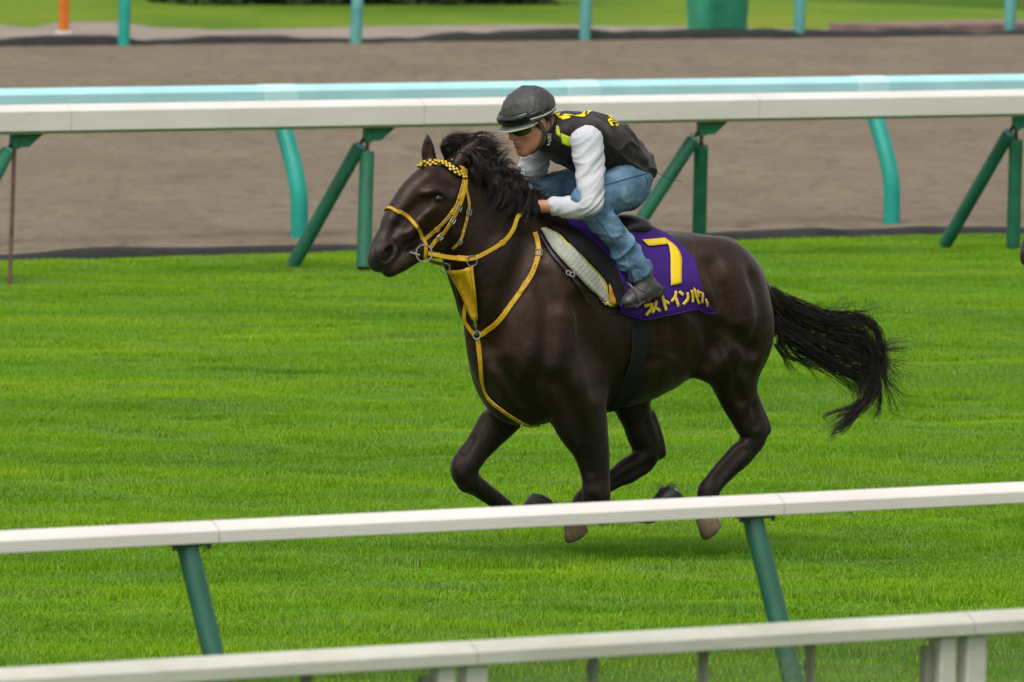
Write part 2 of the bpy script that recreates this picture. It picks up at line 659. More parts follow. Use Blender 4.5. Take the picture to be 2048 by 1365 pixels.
gp, gh, gr = grass_points()
gme = bpy.data.meshes.new('grass')
gme.vertices.add(len(gp))
gme.vertices.foreach_set('co', gp.astype(np.float32).ravel())
at = gme.attributes.new('hgt', 'FLOAT', 'POINT'); at.data.foreach_set('value', gh.astype(np.float32))
at = gme.attributes.new('spin', 'FLOAT', 'POINT'); at.data.foreach_set('value', gr.astype(np.float32))
grass = link('grass', gme, None, None, kind='stuff', label='short bright green racecourse grass covering the turf', category='grass')
ng = bpy.data.node_groups.new('grass_spread', 'GeometryNodeTree')
ng.interface.new_socket('Geometry', in_out='INPUT', socket_type='NodeSocketGeometry')
ng.interface.new_socket('Geometry', in_out='OUTPUT', socket_type='NodeSocketGeometry')
gi, go = ng.nodes.new('NodeGroupInput'), ng.nodes.new('NodeGroupOutput')
iop = ng.nodes.new('GeometryNodeInstanceOnPoints')
ci = ng.nodes.new('GeometryNodeCollectionInfo')
ci.inputs[0].default_value = tuft_col
ci.inputs['Separate Children'].default_value = True
ci.inputs['Reset Children'].default_value = True
iop.inputs['Pick Instance'].default_value = True
na1 = ng.nodes.new('GeometryNodeInputNamedAttribute'); na1.data_type = 'FLOAT'; na1.inputs[0].default_value = 'hgt'
na2 = ng.nodes.new('GeometryNodeInputNamedAttribute'); na2.data_type = 'FLOAT'; na2.inputs[0].default_value = 'spin'
cx = ng.nodes.new('ShaderNodeCombineXYZ'); cx.inputs[0].default_value = 1; cx.inputs[1].default_value = 1
cz = ng.nodes.new('ShaderNodeCombineXYZ')
L_ = ng.links.new
L_(gi.outputs[0], iop.inputs['Points'])
L_(ci.outputs[0], iop.inputs['Instance'])
L_(na1.outputs[0], cx.inputs[2])
L_(na2.outputs[0], cz.inputs[2])
L_(cz.outputs[0], iop.inputs['Rotation'])
L_(cx.outputs[0], iop.inputs['Scale'])
L_(iop.outputs[0], go.inputs[0])
grass.modifiers.new('spread', 'NODES').node_group = ng
# ================================================================== rails and posts
mat_white = Mat('white_paint', (0.78, 0.74, 0.70), 0.38, 0.5)
v = mat_white.coord('World', (0.4, 0.4, 1.5), TH_ROT)
f = mat_white.noise(v, 3.0, 6, .65)
f2 = mat_white.noise(mat_white.coord('World', (2, 2, 14)), 5.0, 4)
mat_white.color(mat_white.mix(mat_white.remap(f2, .60, .8, 0, .30), mat_white.ramp(f, [(.3, (0.66, 0.615, 0.565)), (.65, (0.75, 0.705, 0.66))]), (0.46, 0.42, 0.35)))
mat_white.rough(mat_white.remap(f, .3, .7, .3, .5))
mat_white = mat_white.m
mat_shaded_white = Mat('shaded_white', (0.5, 0.51, 0.44), 0.5, 0.4)
f = mat_shaded_white.noise(mat_shaded_white.coord('World', (.6, .6, 2), TH_ROT), 4.0, 6, .65)
mat_shaded_white.color(mat_shaded_white.ramp(f, [(.3, (0.44, 0.435, 0.36)), (.65, (0.58, 0.57, 0.49))]))  # dull greenish tint puts side shade and green reflection into the white
mat_shaded_white = mat_shaded_white.m
mat_teal_rail = plain('pale_teal_paint', (0.41, 0.70, 0.73), .45, .4, .08, 2.0)
mat_teal_cap = plain('light_teal_paint', (0.52, 0.80, 0.82), .4, .5, .06, 2.0)
mat_teal_post = plain('teal_paint', (0.006, 0.30, 0.235), .42, .5, .15, 3.0)
mat_teal_far = plain('faded_teal_paint', (0.10, 0.33, 0.30), .5, .4, .2, 3.0)
mat_green_pad = plain('green_foam', (0.010, 0.120, 0.062), .55, .4, .25, 6.0, .25, 60)
mat_green_steel = plain('green_steel', (0.015, 0.20, 0.10), .5, .4, .3, 8.0)
mat_dark_post = Mat('dark_green_post', (0.02, 0.12, 0.07), .4, .5)
f = mat_dark_post.noise(mat_dark_post.coord('Object', (1, 1, .5)), 7, 6, .7)
mat_dark_post.color(mat_dark_post.ramp(f, [(.30, (0.008, 0.075, 0.045)), (.58, (0.014, 0.105, 0.060)), (.80, (0.075, 0.125, 0.090))]))
mat_dark_post.bump(f, .2, .003)
mat_dark_post = mat_dark_post.m
mat_rust = plain('rusty_steel', (0.085, 0.048, 0.03), .8, .3, .5, 14.0, .4, 120)
mat_stake = plain('grey_stake', (0.26, 0.265, 0.20), .7, .3, .35, 9)
mat_bolt = plain('dark_bolt', (0.03, 0.033, 0.03), .5, .5)


def rail_profile(wd, h, r, n=5):
    """rounded box section, x across the rail, y up"""
    if r < 0:                      # chamfered top edges: -r is the chamfer's share of the height
        c = -r * h
        e = c * 1.5
        half = [(wd / 2 - e - .010, h / 2), (wd / 2 - e, h / 2 - .003), (wd / 2 - .003, h / 2 - c), (wd / 2, h / 2 - c - .004), (wd / 2, -h / 2 + .003), (wd / 2 - .003, -h / 2)]
        return half[::-1] + [(-x, y) for x, y in half]
    out = []
    for cx_, cy_, a0 in ((wd / 2 - r, h / 2 - r, 0), (-wd / 2 + r, h / 2 - r, 90), (-wd / 2 + r * .6, -h / 2 + r * .6, 180), (wd / 2 - r * .6, -h / 2 + r * .6, 270)):
        rr = r if a0 < 180 else r * .6
        for k in range(n + 1):
            t = math.radians(a0 + 90 * k / n)
            out.append((cx_ + rr * math.cos(t), cy_ + rr * math.sin(t)))
    return out


def rail_beam(parent, b, ztop, h, wd, r, joints, mat, origin_a, gap=.006):
    """one beam per section between joints, each a part"""
    prof = [(x, -y) for x, y in rail_profile(wd, h, r)]
    for a0, a1 in zip(joints[:-1], joints[1:]):
        mb = MB()
        mb.sweep([world(a0 + gap / 2 - origin_a, 0, ztop - h / 2), world(a1 - gap / 2 - origin_a, 0, ztop - h / 2)], prof, BX)
        mb.build('rail_beam', mat, parent, True, 0, None, 26 if r < 0 else 40)


def fence_root(name, b, a, label, cat='fence', **kw):
    return empty(name, world(a, b, 0), 0, label=label, category=cat, **kw)


def curve_post(pts, r, n=14):
    L = cr_spline(pts, 8)
    return [Vector(p) for p in L]


# --- 1. nearest fence: white rail with shade in its tint, paired posts, thin stakes, wire mesh
NT = 1.10
a0 = a_at(1024, B_FENCE, NT)
nf = fence_root('white_fence', B_FENCE, a0, 'white fence with wire mesh in front, nearest the camera along the bottom')
j2 = [a_at(x, B_FENCE, NT - .04) for x in (935, 1928)]
st = j2[1] - j2[0]
rail_beam(nf, B_FENCE, NT, .060, .10, -.38, [j2[0] - 2 * st, j2[0] - st, j2[0], j2[1], j2[1] + st, j2[1] + 2 * st], mat_shaded_white, a0, .004)


def fence_post(a):
    mb = MB()
    for da, db, sw in ((-.052, -.004, .052), (.048, .0, .066)):
        mb.box(world(a + da - a0, db, (NT - .063) / 2), AX * sw, BX * .05, Vector((0, 0, NT - .063)))
    return mb


pj = [a_at(x, B_FENCE, NT - .15) for x in (915, 1915)]
for a in (pj[0] - (pj[1] - pj[0]), pj[0], pj[1], pj[1] + (pj[1] - pj[0])):
    po = fence_post(a).build('post', mat_shaded_white, nf, True, .004)
    MB().box(world(a - .098 - a0, .012, (NT - .09) / 2), AX * .026, BX * .03, Vector((0, 0, NT - .09))).build('backing_strip', mat_stake, po, False, .002)
stk = [a_at(x, B_FENCE, NT - .15) for x in (615, 1193, 1420, 1634)]
for a in stk + [stk[1] - (pj[1] - pj[0]), stk[3] + .42]:
    mb = MB()
    lean = RNG.uniform(-.012, .012)
    mb.sweep([world(a - a0, .03, 0), world(a - a0 + lean, .03, NT - .058)], [(-.018, -.004), (.018, -.004), (.018, .004), (.004, .004), (.004, .018), (-.004, .018), (-.004, .004), (-.018, .004)], BX)
    mb.build('stake', mat_stake, nf, False)
# wire mesh: thin wires woven in diamonds, joined as one part
mat_wire = plain('green_wire', (0.38, 0.46, 0.20), .55, .4, .3)
mb_l, mb_r = [], []
a_lo, a_hi = a_at(-120, B_FENCE, 1.0), a_at(2180, B_FENCE, 1.0)
pitch_, zt = .022, NT - .066
na_ = int((a_hi - a_lo) / pitch_)
for i in range(na_):
    aa = a_lo + i * pitch_
    nz = int(zt / .03)
    zs = np.linspace(0.02, zt, nz + 1)
    off = np.where(np.arange(nz + 1) % 2 == 0, 0.0, pitch_ / 2)
    for sgn in (1, -1):
        L = np.array([world(aa + sgn * o_ - a0, .045, z_) for o_, z_ in zip(off, zs)])
        mb_l.append(L)
        mb_r.append(np.full(len(L), .0023))
vv, ff = strands(mb_l, mb_r, 3)
link('wire_mesh', mesh_np('wire_mesh', vv, ff), mat_wire, nf, kind='stuff')

# --- 2. near running rail: white, on leaning dark green posts
RT = 1.10
a0 = a_at(1024, B_NEAR, RT)
nr = fence_root('running_rail', B_NEAR, a0, 'white running rail in front of the horse on leaning dark green posts', 'rail')
jn = [a_at(x, B_NEAR, RT - .04) for x in (420, 1549)]
st = jn[1] - jn[0]
rail_beam(nr, B_NEAR, RT - .005, .064, .11, -.36, [jn[0] - 2 * st, jn[0] - st, jn[0], jn[1], jn[1] + st, jn[1] + 2 * st], mat_white, a0, .004)
# solve each post from where it leaves the rail and where it passes lower in the view
pn = [a_at(x, B_NEAR, RT - .1) for x in (391, 1520)]
for a in (pn[0] - (pn[1] - pn[0]), pn[0], pn[1], pn[1] + (pn[1] - pn[0])):
    pts = [world(a - a0 - .034, 0, RT - .068), world(a - a0 - .030, -.02, .98), world(a - a0 - .008, -.12, .70), world(a - a0 + .01, -.245, .35), world(a - a0 + .01, -.345, 0.0), world(a - a0 + .01, -.37, -.1)]
    L = curve_post(pts, .035)
    mb = MB().tube(L, .0335, 18)
    po = mb.build('post', mat_dark_post, nr, True, 0, None, 60)
    MB().box(world(a - a0 - .032, -.004, RT - .075), AX * .11, BX * .07, Vector((0, 0, .008))).build('bracket', mat_dark_post, po, False, .003)
    for s_ in (-1, 1):
        MB().tube([world(a - a0 - .032 + s_ * .062, -.03, RT - .066), world(a - a0 - .032 + s_ * .062, -.03, RT - .088)], .007, 8).build('bolt', mat_bolt, po)

# --- 3. far white rail on movable padded supports
WT = 1.15
a0 = a_at(1024, B_WHITE, WT)
wr = fence_root('running_rail', B_WHITE, a0, 'broad white rail behind the horse on green padded movable supports', 'rail')
jw = [a_at(x, B_WHITE, WT - .08) for x in (127, 833, 1502)]
st = (jw[2] - jw[0]) / 2
rail_beam(wr, B_WHITE, WT, .168, .20, -.22, [jw[0] - 2 * st, jw[0] - st, jw[0], jw[1], jw[2], jw[2] + st, jw[2] + 2 * st], mat_white, a0, .005)
# added olive strip: paints the soft green reflection along the beam's lower edge
mb = MB().box(world((jw[0] + jw[2]) / 2 - a0, -.04, WT - .168 - .009), AX * (6 * st), BX * .11, Vector((0, 0, .018)))
mb.build('green_reflection', plain('reflection_olive', (0.10, 0.16, 0.045), .6, .4), wr, False)


def support(a, base_px, strut_px, pads=True):
    base = on_z(*base_px)
    ba, bb = ab(base)
    la, lb = ba - a0, bb - B_WHITE
    root = MB().box(world(a - a0, 0, WT - .235), AX * .05, BX * .05, Vector((0, 0, .10)))
    # triangular bracket towards the right
    root.add([world(a - a0 + .03, -.02, WT - .19), world(a - a0 + .21, -.02, WT - .19), world(a - a0 + .10, -.02, WT - .275), world(a - a0 + .03, -.02, WT - .275),
              world(a - a0 + .03, .02, WT - .19), world(a - a0 + .21, .02, WT - .19), world(a - a0 + .10, .02, WT - .275), world(a - a0 + .03, .02, WT - .275)],
             [(0, 1, 2, 3), (7, 6, 5, 4), (0, 4, 5, 1), (1, 5, 6, 2), (2, 6, 7, 3), (3, 7, 4, 0)])
    sup = root.build('support', mat_green_steel, wr, False, .003)
    top = Vector(world(a - a0, 0, WT - .28))
    foot = Vector(world(la, lb, 0))
    MB().tube([top, foot + (foot - top).normalized() * .2], .014, 8).build('stake', mat_rust, sup)
    if pads:
        MB().tube([top + (foot - top) * .085, top + (foot - top) * .5, top + (foot - top) * .955], .049, 16).build('padded_post', mat_green_pad, sup)
    sb = on_z(*strut_px)
    sa, s2 = ab(sb)
    sf = Vector(world(sa - a0, s2 - B_WHITE, 0))
    stp = top + Vector(world(-.03, .0, .02))
    MB().tube([stp, sf + (sf - stp).normalized() * .15], .013, 8).build('stake', mat_rust, sup)
    MB().tube([stp + (sf - stp) * .06, stp + (sf - stp) * .5, stp + (sf - stp) * .965], .047, 16).build('padded_strut', mat_green_pad, sup)
    MB().tube([stp + (sf - stp) * .04, stp + (sf - stp) * .0605], .036, 16).build('end_cap', mat_teal_far, sup)


for px, bp, spx, pads in ((29, (19, 578), (-130, 585), False), (735, (727, 549), (580, 541), True), (1403, (1397, 520), (1226, 527), True), (2033, (2026, 505), (1884, 500), True), (2680, (2670, 480), (2520, 480), True)):
    support(a_at(px, B_WHITE, WT - .2), bp, spx, pads)

# --- 4. pale teal rail of the dirt course on gooseneck posts
p_t = on_z(1024, 163, 1.12)
B_TEAL = ab(p_t)[1]
TT = 1.12
a0 = a_at(1024, B_TEAL, TT)
tr_ = fence_root('running_rail', B_TEAL, a0, 'pale turquoise rail on curved teal gooseneck posts, just beyond the white rail', 'rail')
gx = [a_at(x, B_TEAL, TT) for x in (556, 1160, 1740)]
st = (gx[2] - gx[0]) / 2
rail_beam(tr_, B_TEAL, TT, .165, .18, -.24, [gx[0] - 2 * st - .1, gx[0] - .1, gx[2] - .1, gx[2] + 2 * st - .1], mat_teal_rail, a0, .003)
for i, a in enumerate([gx[0] - st, gx[0], gx[1], gx[2], gx[2] + st]):
    q = (world(a - a0 + .02, -.01, TT - .10), world(a - a0 + .02, -.04, .84), world(a - a0 + .02, -.12, .68), world(a - a0 + .02, -.20, .52), world(a - a0 + .02, -.255, .36), world(a - a0 + .02, -.265, .18), world(a - a0 + .02, -.265, -.1))
    po = MB().tube([Vector(p) for p in cr_spline([tuple(x) for x in q], 8)], .062, 18).build('gooseneck_post', mat_teal_post, tr_, True, 0, None, 60)
    # moulded cap that wraps over the rail
    mb = MB()
    prof = [(x, -y) for x, y in rail_profile(.190, .172, -.24)]
    mb.sweep([world(a - a0 - .16, 0, TT - .0825), world(a - a0 + .12, 0, TT - .0825)], prof, BX)
    mb.build('rail_cap', mat_teal_cap, po, True, .004, None, 26)

# --- 5. posts of the rail on the far side of the dirt
a0 = ab(on_z(1024, 90))[0]
fr = fence_root('running_rail', B_FAR, a0, 'far dirt track rail whose teal posts stand in the black edging at the top', 'rail')
posts_far = [((247, 100), (252, 0), mat_teal_post), ((711, 95), (718, 0), mat_teal_far), ((1169, 89), (1176, 0), mat_teal_far), ((1598, 83), (1601, 0), mat_teal_far), ((2019, 76), (2022, 0), mat_teal_far)]
tops = []
for (bx_, by_), (tx_, ty_), mt in posts_far:
    g = on_z(bx_, by_)
    ga, gb = ab(g)
    d = g - CAM_P
    k = world(ga, gb, 0)
    up = 1.12
    lean = (tx_ - bx_ - 1.0) / 100 * .62
    pts = [world(ga - a0, gb - B_FAR, -.1), world(ga - a0 + lean * .35, gb - B_FAR, .35), world(ga - a0 + lean * .8, gb - B_FAR + .02, .62), world(ga - a0 + lean * 1.1, gb - B_FAR + .12, .85), world(ga - a0 + lean * 1.2, gb - B_FAR + .24, .99)]
    MB().tube([Vector(p) for p in cr_spline([tuple(p) for p in pts], 6)], .070, 14).build('post', mt, fr, True, 0, None, 60)
    tops.append((ga - a0 + lean * 1.2, gb - B_FAR + .24))
prof = [(-x, y) for x, y in rail_profile(.16, .165, .045)]
MB().sweep([world(tops[0][0] - 12, tops[0][1], 1.06)] + [world(t[0], t[1], 1.06) for t in tops] + [world(tops[-1][0] + 12, tops[-1][1], 1.06)], prof, BX).build('rail_beam', mat_teal_rail, fr)

# orange marker post with a pale foot
mat_orange = plain('orange_paint', (0.62, 0.165, 0.015), .5, .4, .12, 4)
g = on_z(128, 74)
op = empty('marker_post', g, 0, label='orange marker post standing on the grey path at the upper left', category='post')
MB().sweep([(0, 0, 0.0), (0, 0, 1.5)], rail_profile(.105, .105, .02), AX).build('post', mat_orange, op, True, 0, None, 40)
MB().sweep([(0, 0, -.02), (0, 0, .05), (0, 0, .075)], rail_profile(.19, .19, .04), AX, True, [1, 1, .75]).build('foot', plain('pale_concrete', (.45, .42, .4), .9, .2), op)

# green plastic bin / guard box
mat_bin = Mat('green_plastic', (0.03, 0.30, 0.16), .4, .5)
f = mat_bin.noise(mat_bin.coord('Object', (1, 1, 1)), 3.5, 5)
mat_bin.color(mat_bin.ramp(f, [(.35, (0.012, 0.22, 0.11)), (.65, (0.03, 0.30, 0.17))]))
mat_bin.bump(f, .4, .04)
mat_bin = mat_bin.m
g = on_z(1440, 80)
bn = empty('padded_box', g, 0, label='large green covered box standing on the black edging at the top', category='box')
mb = MB()
hw = .36
nn = 8
P = []
for k in range(nn + 1):
    z = 1.05 * k / nn
    s_ = 1.0 + .12 * (k / nn) + .012 * math.sin(k * 2.3)
    P.append((z, s_))
prof = rail_profile(.62, .46, .07)
mb.sweep([Vector((0, 0.2, z)) + AX * (-.03) for z, s_ in P], prof, AX, True, [s_ for z, s_ in P])
mb.build('cover', mat_bin, bn, True, 0, None, 50)
MB().sweep([Vector((0, .2, 1.05)) + AX * (-.03), Vector((0, .2, 1.10)) + AX * (-.03)], rail_profile(.74, .56, .07), AX).build('lid', mat_bin, bn)
# ================================================================== solid modelling with distance fields
class Field:
    """a signed distance grid; shapes are blended in and the skin is extracted with surface nets"""
    def __init__(self, lo, hi, h):
        self.lo, self.h = np.array(lo, float), h
        self.n = np.ceil((np.array(hi) - self.lo) / h).astype(int) + 1
        self.d = np.full(self.n, 0.5, np.float32)
        self.ax = [self.lo[i] + h * np.arange(self.n[i]) for i in range(3)]

    def box(self, lo, hi):
        a = np.clip(np.floor((np.array(lo) - self.lo) / self.h).astype(int), 0, self.n)
        b = np.clip(np.ceil((np.array(hi) - self.lo) / self.h).astype(int) + 1, 0, self.n)
        return tuple(slice(i, j) for i, j in zip(a, b))

    def pts(self, sl):
        return (self.ax[0][sl[0]][:, None, None].astype(np.float32), self.ax[1][sl[1]][None, :, None].astype(np.float32),
                self.ax[2][sl[2]][None, None, :].astype(np.float32))

    def blend(self, sl, e, k, op):
        d = self.d[sl]
        if op == 'add':
            h = np.maximum(k - np.abs(d - e), 0) / k
            self.d[sl] = np.minimum(d, e) - h * h * k * .25
        elif op == 'cut':
            e = -e
            h = np.maximum(k - np.abs(d - e), 0) / k
            self.d[sl] = np.maximum(d, e) + h * h * k * .25
        elif op == 'and':
            h = np.maximum(k - np.abs(d - e), 0) / k
            self.d[sl] = np.maximum(d, e) + h * h * k * .25

    def tube(self, rows, k=.02, op='add', n=5, lat=(0, 1, 0)):
        """rows: x, y, z, ra, rl - a chain with an oval section: ra across the chain in the body's plane, rl sideways"""
        R = np.asarray(rows, float)
        if R.shape[1] == 4:
            R = np.hstack([R, R[:, 3:4]])
        R = cr_spline(R, n if len(R) > 2 else 1)
        R[:, 3:] = np.maximum(R[:, 3:], .003)
        m = R[:, 3:].max() + k + .012
        sl = self.box(R[:, :3].min(0) - m, R[:, :3].max(0) + m)
        sub = np.full([s.stop - s.start for s in sl], 0.5, np.float32)
        lat = np.array(lat, float)
        for p, q in zip(R[:-1], R[1:]):
            ms = max(p[3:].max(), q[3:].max()) + k + .01
            s2 = self.box(np.minimum(p[:3], q[:3]) - ms, np.maximum(p[:3], q[:3]) + ms)
            s2 = tuple(slice(max(a.start, b.start), min(a.stop, b.stop)) for a, b in zip(s2, sl))
            if any(s.stop <= s.start for s in s2):
                continue
            X, Y, Z = self.pts(s2)
            ab_ = q[:3] - p[:3]
            L2 = ab_.dot(ab_) + 1e-12
            e = ab_ / math.sqrt(L2)
            l = lat - e * lat.dot(e)
            l /= np.linalg.norm(l) + 1e-9
            nn_ = np.cross(e, l)
            dx, dy, dz = X - p[0], Y - p[1], Z - p[2]
            t = np.clip((dx * ab_[0] + dy * ab_[1] + dz * ab_[2]) / L2, 0, 1)
            dx, dy, dz = dx - t * ab_[0], dy - t * ab_[1], dz - t * ab_[2]
            ra, rl = p[3] + t * (q[3] - p[3]), p[4] + t * (q[4] - p[4])
            rm = .5 * (ra + rl)
            a = dx * nn_[0] + dy * nn_[1] + dz * nn_[2]
            b = dx * l[0] + dy * l[1] + dz * l[2]
            c = dx * e[0] + dy * e[1] + dz * e[2]
            a1, b1, c1 = a / ra, b / rl, c / rm
            k0 = np.sqrt(a1 * a1 + b1 * b1 + c1 * c1)
            k1 = np.sqrt((a1 / ra) ** 2 + (b1 / rl) ** 2 + (c1 / rm) ** 2) + 1e-9
            d = np.where(k0 < 1e-3, -np.minimum(ra, rl), k0 * (k0 - 1) / k1)
            o = tuple(slice(a_.start - b_.start, a_.stop - b_.start) for a_, b_ in zip(s2, sl))
            sub[o] = np.minimum(sub[o], d)
        self.blend(sl, sub, k, op)
        return self

    def ell(self, c, r, k=.04, op='add', rot=0.0, yaw=0.0, roll=0.0):
        """ellipsoid; rot tips its x axis up (about y), yaw turns it about z, roll about x"""
        c, r = np.array(c, float), np.array(r, float)
        m = r.max() + k + .01
        sl = self.box(c - m, c + m)
        X, Y, Z = self.pts(sl)
        dx, dy, dz = X - c[0], Y - c[1], Z - c[2]
        if yaw:
            cy_, sy_ = math.cos(yaw), math.sin(yaw)
            dx, dy = dx * cy_ + dy * sy_, -dx * sy_ + dy * cy_
        if rot:
            c_, s_ = math.cos(rot), math.sin(rot)
            dx, dz = dx * c_ + dz * s_, -dx * s_ + dz * c_
        if roll:
            c_, s_ = math.cos(roll), math.sin(roll)
            dy, dz = dy * c_ + dz * s_, -dy * s_ + dz * c_
        a, b, g = dx / r[0], dy / r[1], dz / r[2]
        k0 = np.sqrt(a * a + b * b + g * g)
        k1 = np.sqrt((a / r[0]) ** 2 + (b / r[1]) ** 2 + (g / r[2]) ** 2) + 1e-9
        d = np.where(k0 < 1e-3, -r.min(), k0 * (k0 - 1) / k1).astype(np.float32)
        self.blend(sl, d, k, op)
        return self

    def plane(self, p, nrm, k=.01):
        """keep only what lies behind the plane"""
        nrm = np.array(nrm, float)
        nrm /= np.linalg.norm(nrm)
        sl = tuple(slice(0, int(i)) for i in self.n)
        X, Y, Z = self.pts(sl)
        e = ((X - p[0]) * nrm[0] + (Y - p[1]) * nrm[1] + (Z - p[2]) * nrm[2]).astype(np.float32)
        self.blend(sl, e, k, 'and')
        return self

    def val(self, p):
        i = np.clip(((np.array(p) - self.lo) / self.h).round().astype(int), 1, self.n - 2)
        return self.d[tuple(i)], i

    def skin(self, eye, d):
        """march a ray to the surface; returns point and outward normal"""
        t = (Vector((0, 0, 1.2)) - Vector(eye)).length - 2.2
        for _ in range(1200):
            p = Vector(eye) + Vector(d) * t
            q = np.array(p)
            if ((q > self.lo) & (q < self.lo + self.h * (self.n - 1))).all():
                v, i = self.val(q)
                if v < 0:
                    g = np.array([self.d[i[0] + 1, i[1], i[2]] - self.d[i[0] - 1, i[1], i[2]], self.d[i[0], i[1] + 1, i[2]] - self.d[i[0], i[1] - 1, i[2]],
                                  self.d[i[0], i[1], i[2] + 1] - self.d[i[0], i[1], i[2] - 1]])
                    return q, g / (np.linalg.norm(g) + 1e-9)
            t += self.h * .7
        return None, None

    def mesh(self, smooth=1):
        d = self.d
        s = d < 0
        c = s[:-1].astype(np.int8) + s[1:]
        c = c[:, :-1] + c[:, 1:]
        c = c[:, :, :-1] + c[:, :, 1:]
        act = np.argwhere((c > 0) & (c < 8))
        idx = np.full(c.shape, -1, np.int32)
        idx[act[:, 0], act[:, 1], act[:, 2]] = np.arange(len(act))
        corner = {}
        for i in (0, 1):
            for j in (0, 1):
                for k in (0, 1):
                    corner[i, j, k] = d[act[:, 0] + i, act[:, 1] + j, act[:, 2] + k]
        P = np.zeros((len(act), 3))
        cnt = np.zeros(len(act))
        for a in corner:
            for ax in range(3):
                if a[ax] == 0:
                    b = list(a); b[ax] = 1; b = tuple(b)
                    va, vb = corner[a], corner[b]
                    hit = (va < 0) != (vb < 0)
                    t = np.where(hit, va / np.where(hit, va - vb, 1), 0)
                    q = np.tile(np.array(a, float), (len(act), 1))
                    q[:, ax] = t
                    P += q * hit[:, None]
                    cnt += hit
        P = (P / cnt[:, None] + act) * self.h + self.lo
        quads = []
        for ax in range(3):
            sl0, sl1 = [slice(None)] * 3, [slice(None)] * 3
            sl0[ax], sl1[ax] = slice(0, -1), slice(1, None)
            a, b = s[tuple(sl0)], s[tuple(sl1)]
            e = np.argwhere(a != b)
            o1, o2 = (ax + 1) % 3, (ax + 2) % 3
            ok = (e[:, o1] > 0) & (e[:, o2] > 0) & (e[:, o1] < self.n[o1] - 1) & (e[:, o2] < self.n[o2] - 1)
            e = e[ok]
            flip = ~a[e[:, 0], e[:, 1], e[:, 2]]
            q = []
            for u, v in ((0, 0), (1, 0), (1, 1), (0, 1)):
                f = e.copy()
                f[:, o1] -= 1 - u
                f[:, o2] -= 1 - v
                q.append(idx[f[:, 0], f[:, 1], f[:, 2]])
            q = np.stack(q, 1)
            q[flip] = q[flip][:, ::-1]
            quads.append(q)
        Q = np.vstack(quads)
        Q = Q[(Q >= 0).all(1)]
        for _ in range(smooth):
            acc = np.zeros_like(P); num = np.zeros(len(P))
            for i in range(4):
                for j in ((i + 1) % 4, (i + 3) % 4):
                    np.add.at(acc, Q[:, i], P[Q[:, j]])
                    np.add.at(num, Q[:, i], 1)
            P = .45 * P + .55 * acc / np.maximum(num, 1)[:, None]
        return P, Q


# ================================================================== the horse
H_O = on_z(1200, 1126, 0.0)                      # ground under the horse
H_ROT = math.pi + THETA
HM = Matrix.Translation(H_O) @ Matrix.Rotation(H_ROT, 4, 'Z')
HI = HM.inverted()
EYE_L = HI @ CAM_P


def hray(px, py):
    return (HI.to_3x3() @ ray(px, py)).normalized()


def hp(px, py, l=0.0):
    """point of the view ray at lateral offset l (metres to the horse's left)"""
    d = hray(px, py)
    return EYE_L + d * ((l - EYE_L.y) / d.y)


PXM = 470.0


def row(px, py, l, ra, rl=None):
    p = hp(px, py, l)
    return (p.x, p.y, p.z, ra, rl if rl is not None else ra)


def ns(px, ytop, ybot, hw):
    """trunk section whose top and bottom outlines pass these picture rows"""
    t, b = hp(px, ytop, 0), hp(px, ybot, 0)
    return ((t.x + b.x) / 2, 0, (t.z + b.z) / 2, (t.z - b.z) / 2, hw)


def mirror(rows):
    return [(x, -y, *r) for x, y, *r in rows]


HF = Field((-1.25, -.46, -.02), (1.35, .46, 1.92), .0065)
# trunk
HF.tube([ns(1012, 640, 800, .13), ns(1040, 560, 830, .19), ns(1085, 480, 845, .225), ns(1140, 452, 835, .245), ns(1200, 458, 822, .265), ns(1260, 464, 808, .285),
         ns(1320, 466, 768, .272), ns(1365, 464, 728, .248), ns(1408, 472, 690, .215), ns(1445, 492, 660, .17)], .05, n=3)
# withers ridge
HF.tube([row(1050, 450, 0, .07, .05), row(1100, 458, 0, .085, .06), row(1180, 470, 0, .08, .07), row(1260, 480, 0, .08, .08)], .09)
# croup and buttocks
for s in (1, -1):
    HF.ell((-.49, s * .125, 1.18), (.23, .130, .20), .07, rot=-.12)
    HF.ell((-.612, s * .135, 1.03), (.165, .122, .25), .06, rot=-.22)
    HF.ell((-.48, s * .155, .99), (.13, .10, .22), .05, rot=.30)
    HF.ell((-.30, s * .20, 1.17), (.09, .07, .07), .07)            # point of hip
HF.tube([row(1450, 505, 0, .06), row(1495, 545, 0, .055), row(1532, 590, 0, .036), row(1562, 620, 0, .022)], .06)     # dock
# shoulders and breast
for s in (1, -1):
    HF.ell((.36, s * .155, 1.10), (.15, .085, .30), .07, rot=.42)
    HF.ell((.415, s * .145, .87), (.14, .095, .15), .07)
    HF.ell((.26, s * .165, .80), (.13, .085, .15), .06, rot=-.3)
    HF.ell((.50, s * .085, .85), (.10, .085, .15), .05)
HF.ell((.40, 0, .72), (.17, .14, .12), .06)
# neck
HF.tube([(.33, 0, 1.10, .34, .165), (.465, 0, 1.25, .31, .135), (.59, 0, 1.41, .255, .108), (.695, 0, 1.525, .205, .09), (.79, 0, 1.585, .15, .075)], .07, n=4)
for s in (1, -1):
    HF.tube([(.735, s * .055, 1.42, .06, .035), (.66, s * .075, 1.27, .07, .045), (.58, s * .09, 1.08, .08, .06), (.50, s * .1, .95, .09, .07)], .05)   # brachiocephalic muscle
    HF.ell((.52, s * .105, 1.27), (.16, .045, .11), .05, rot=.75)
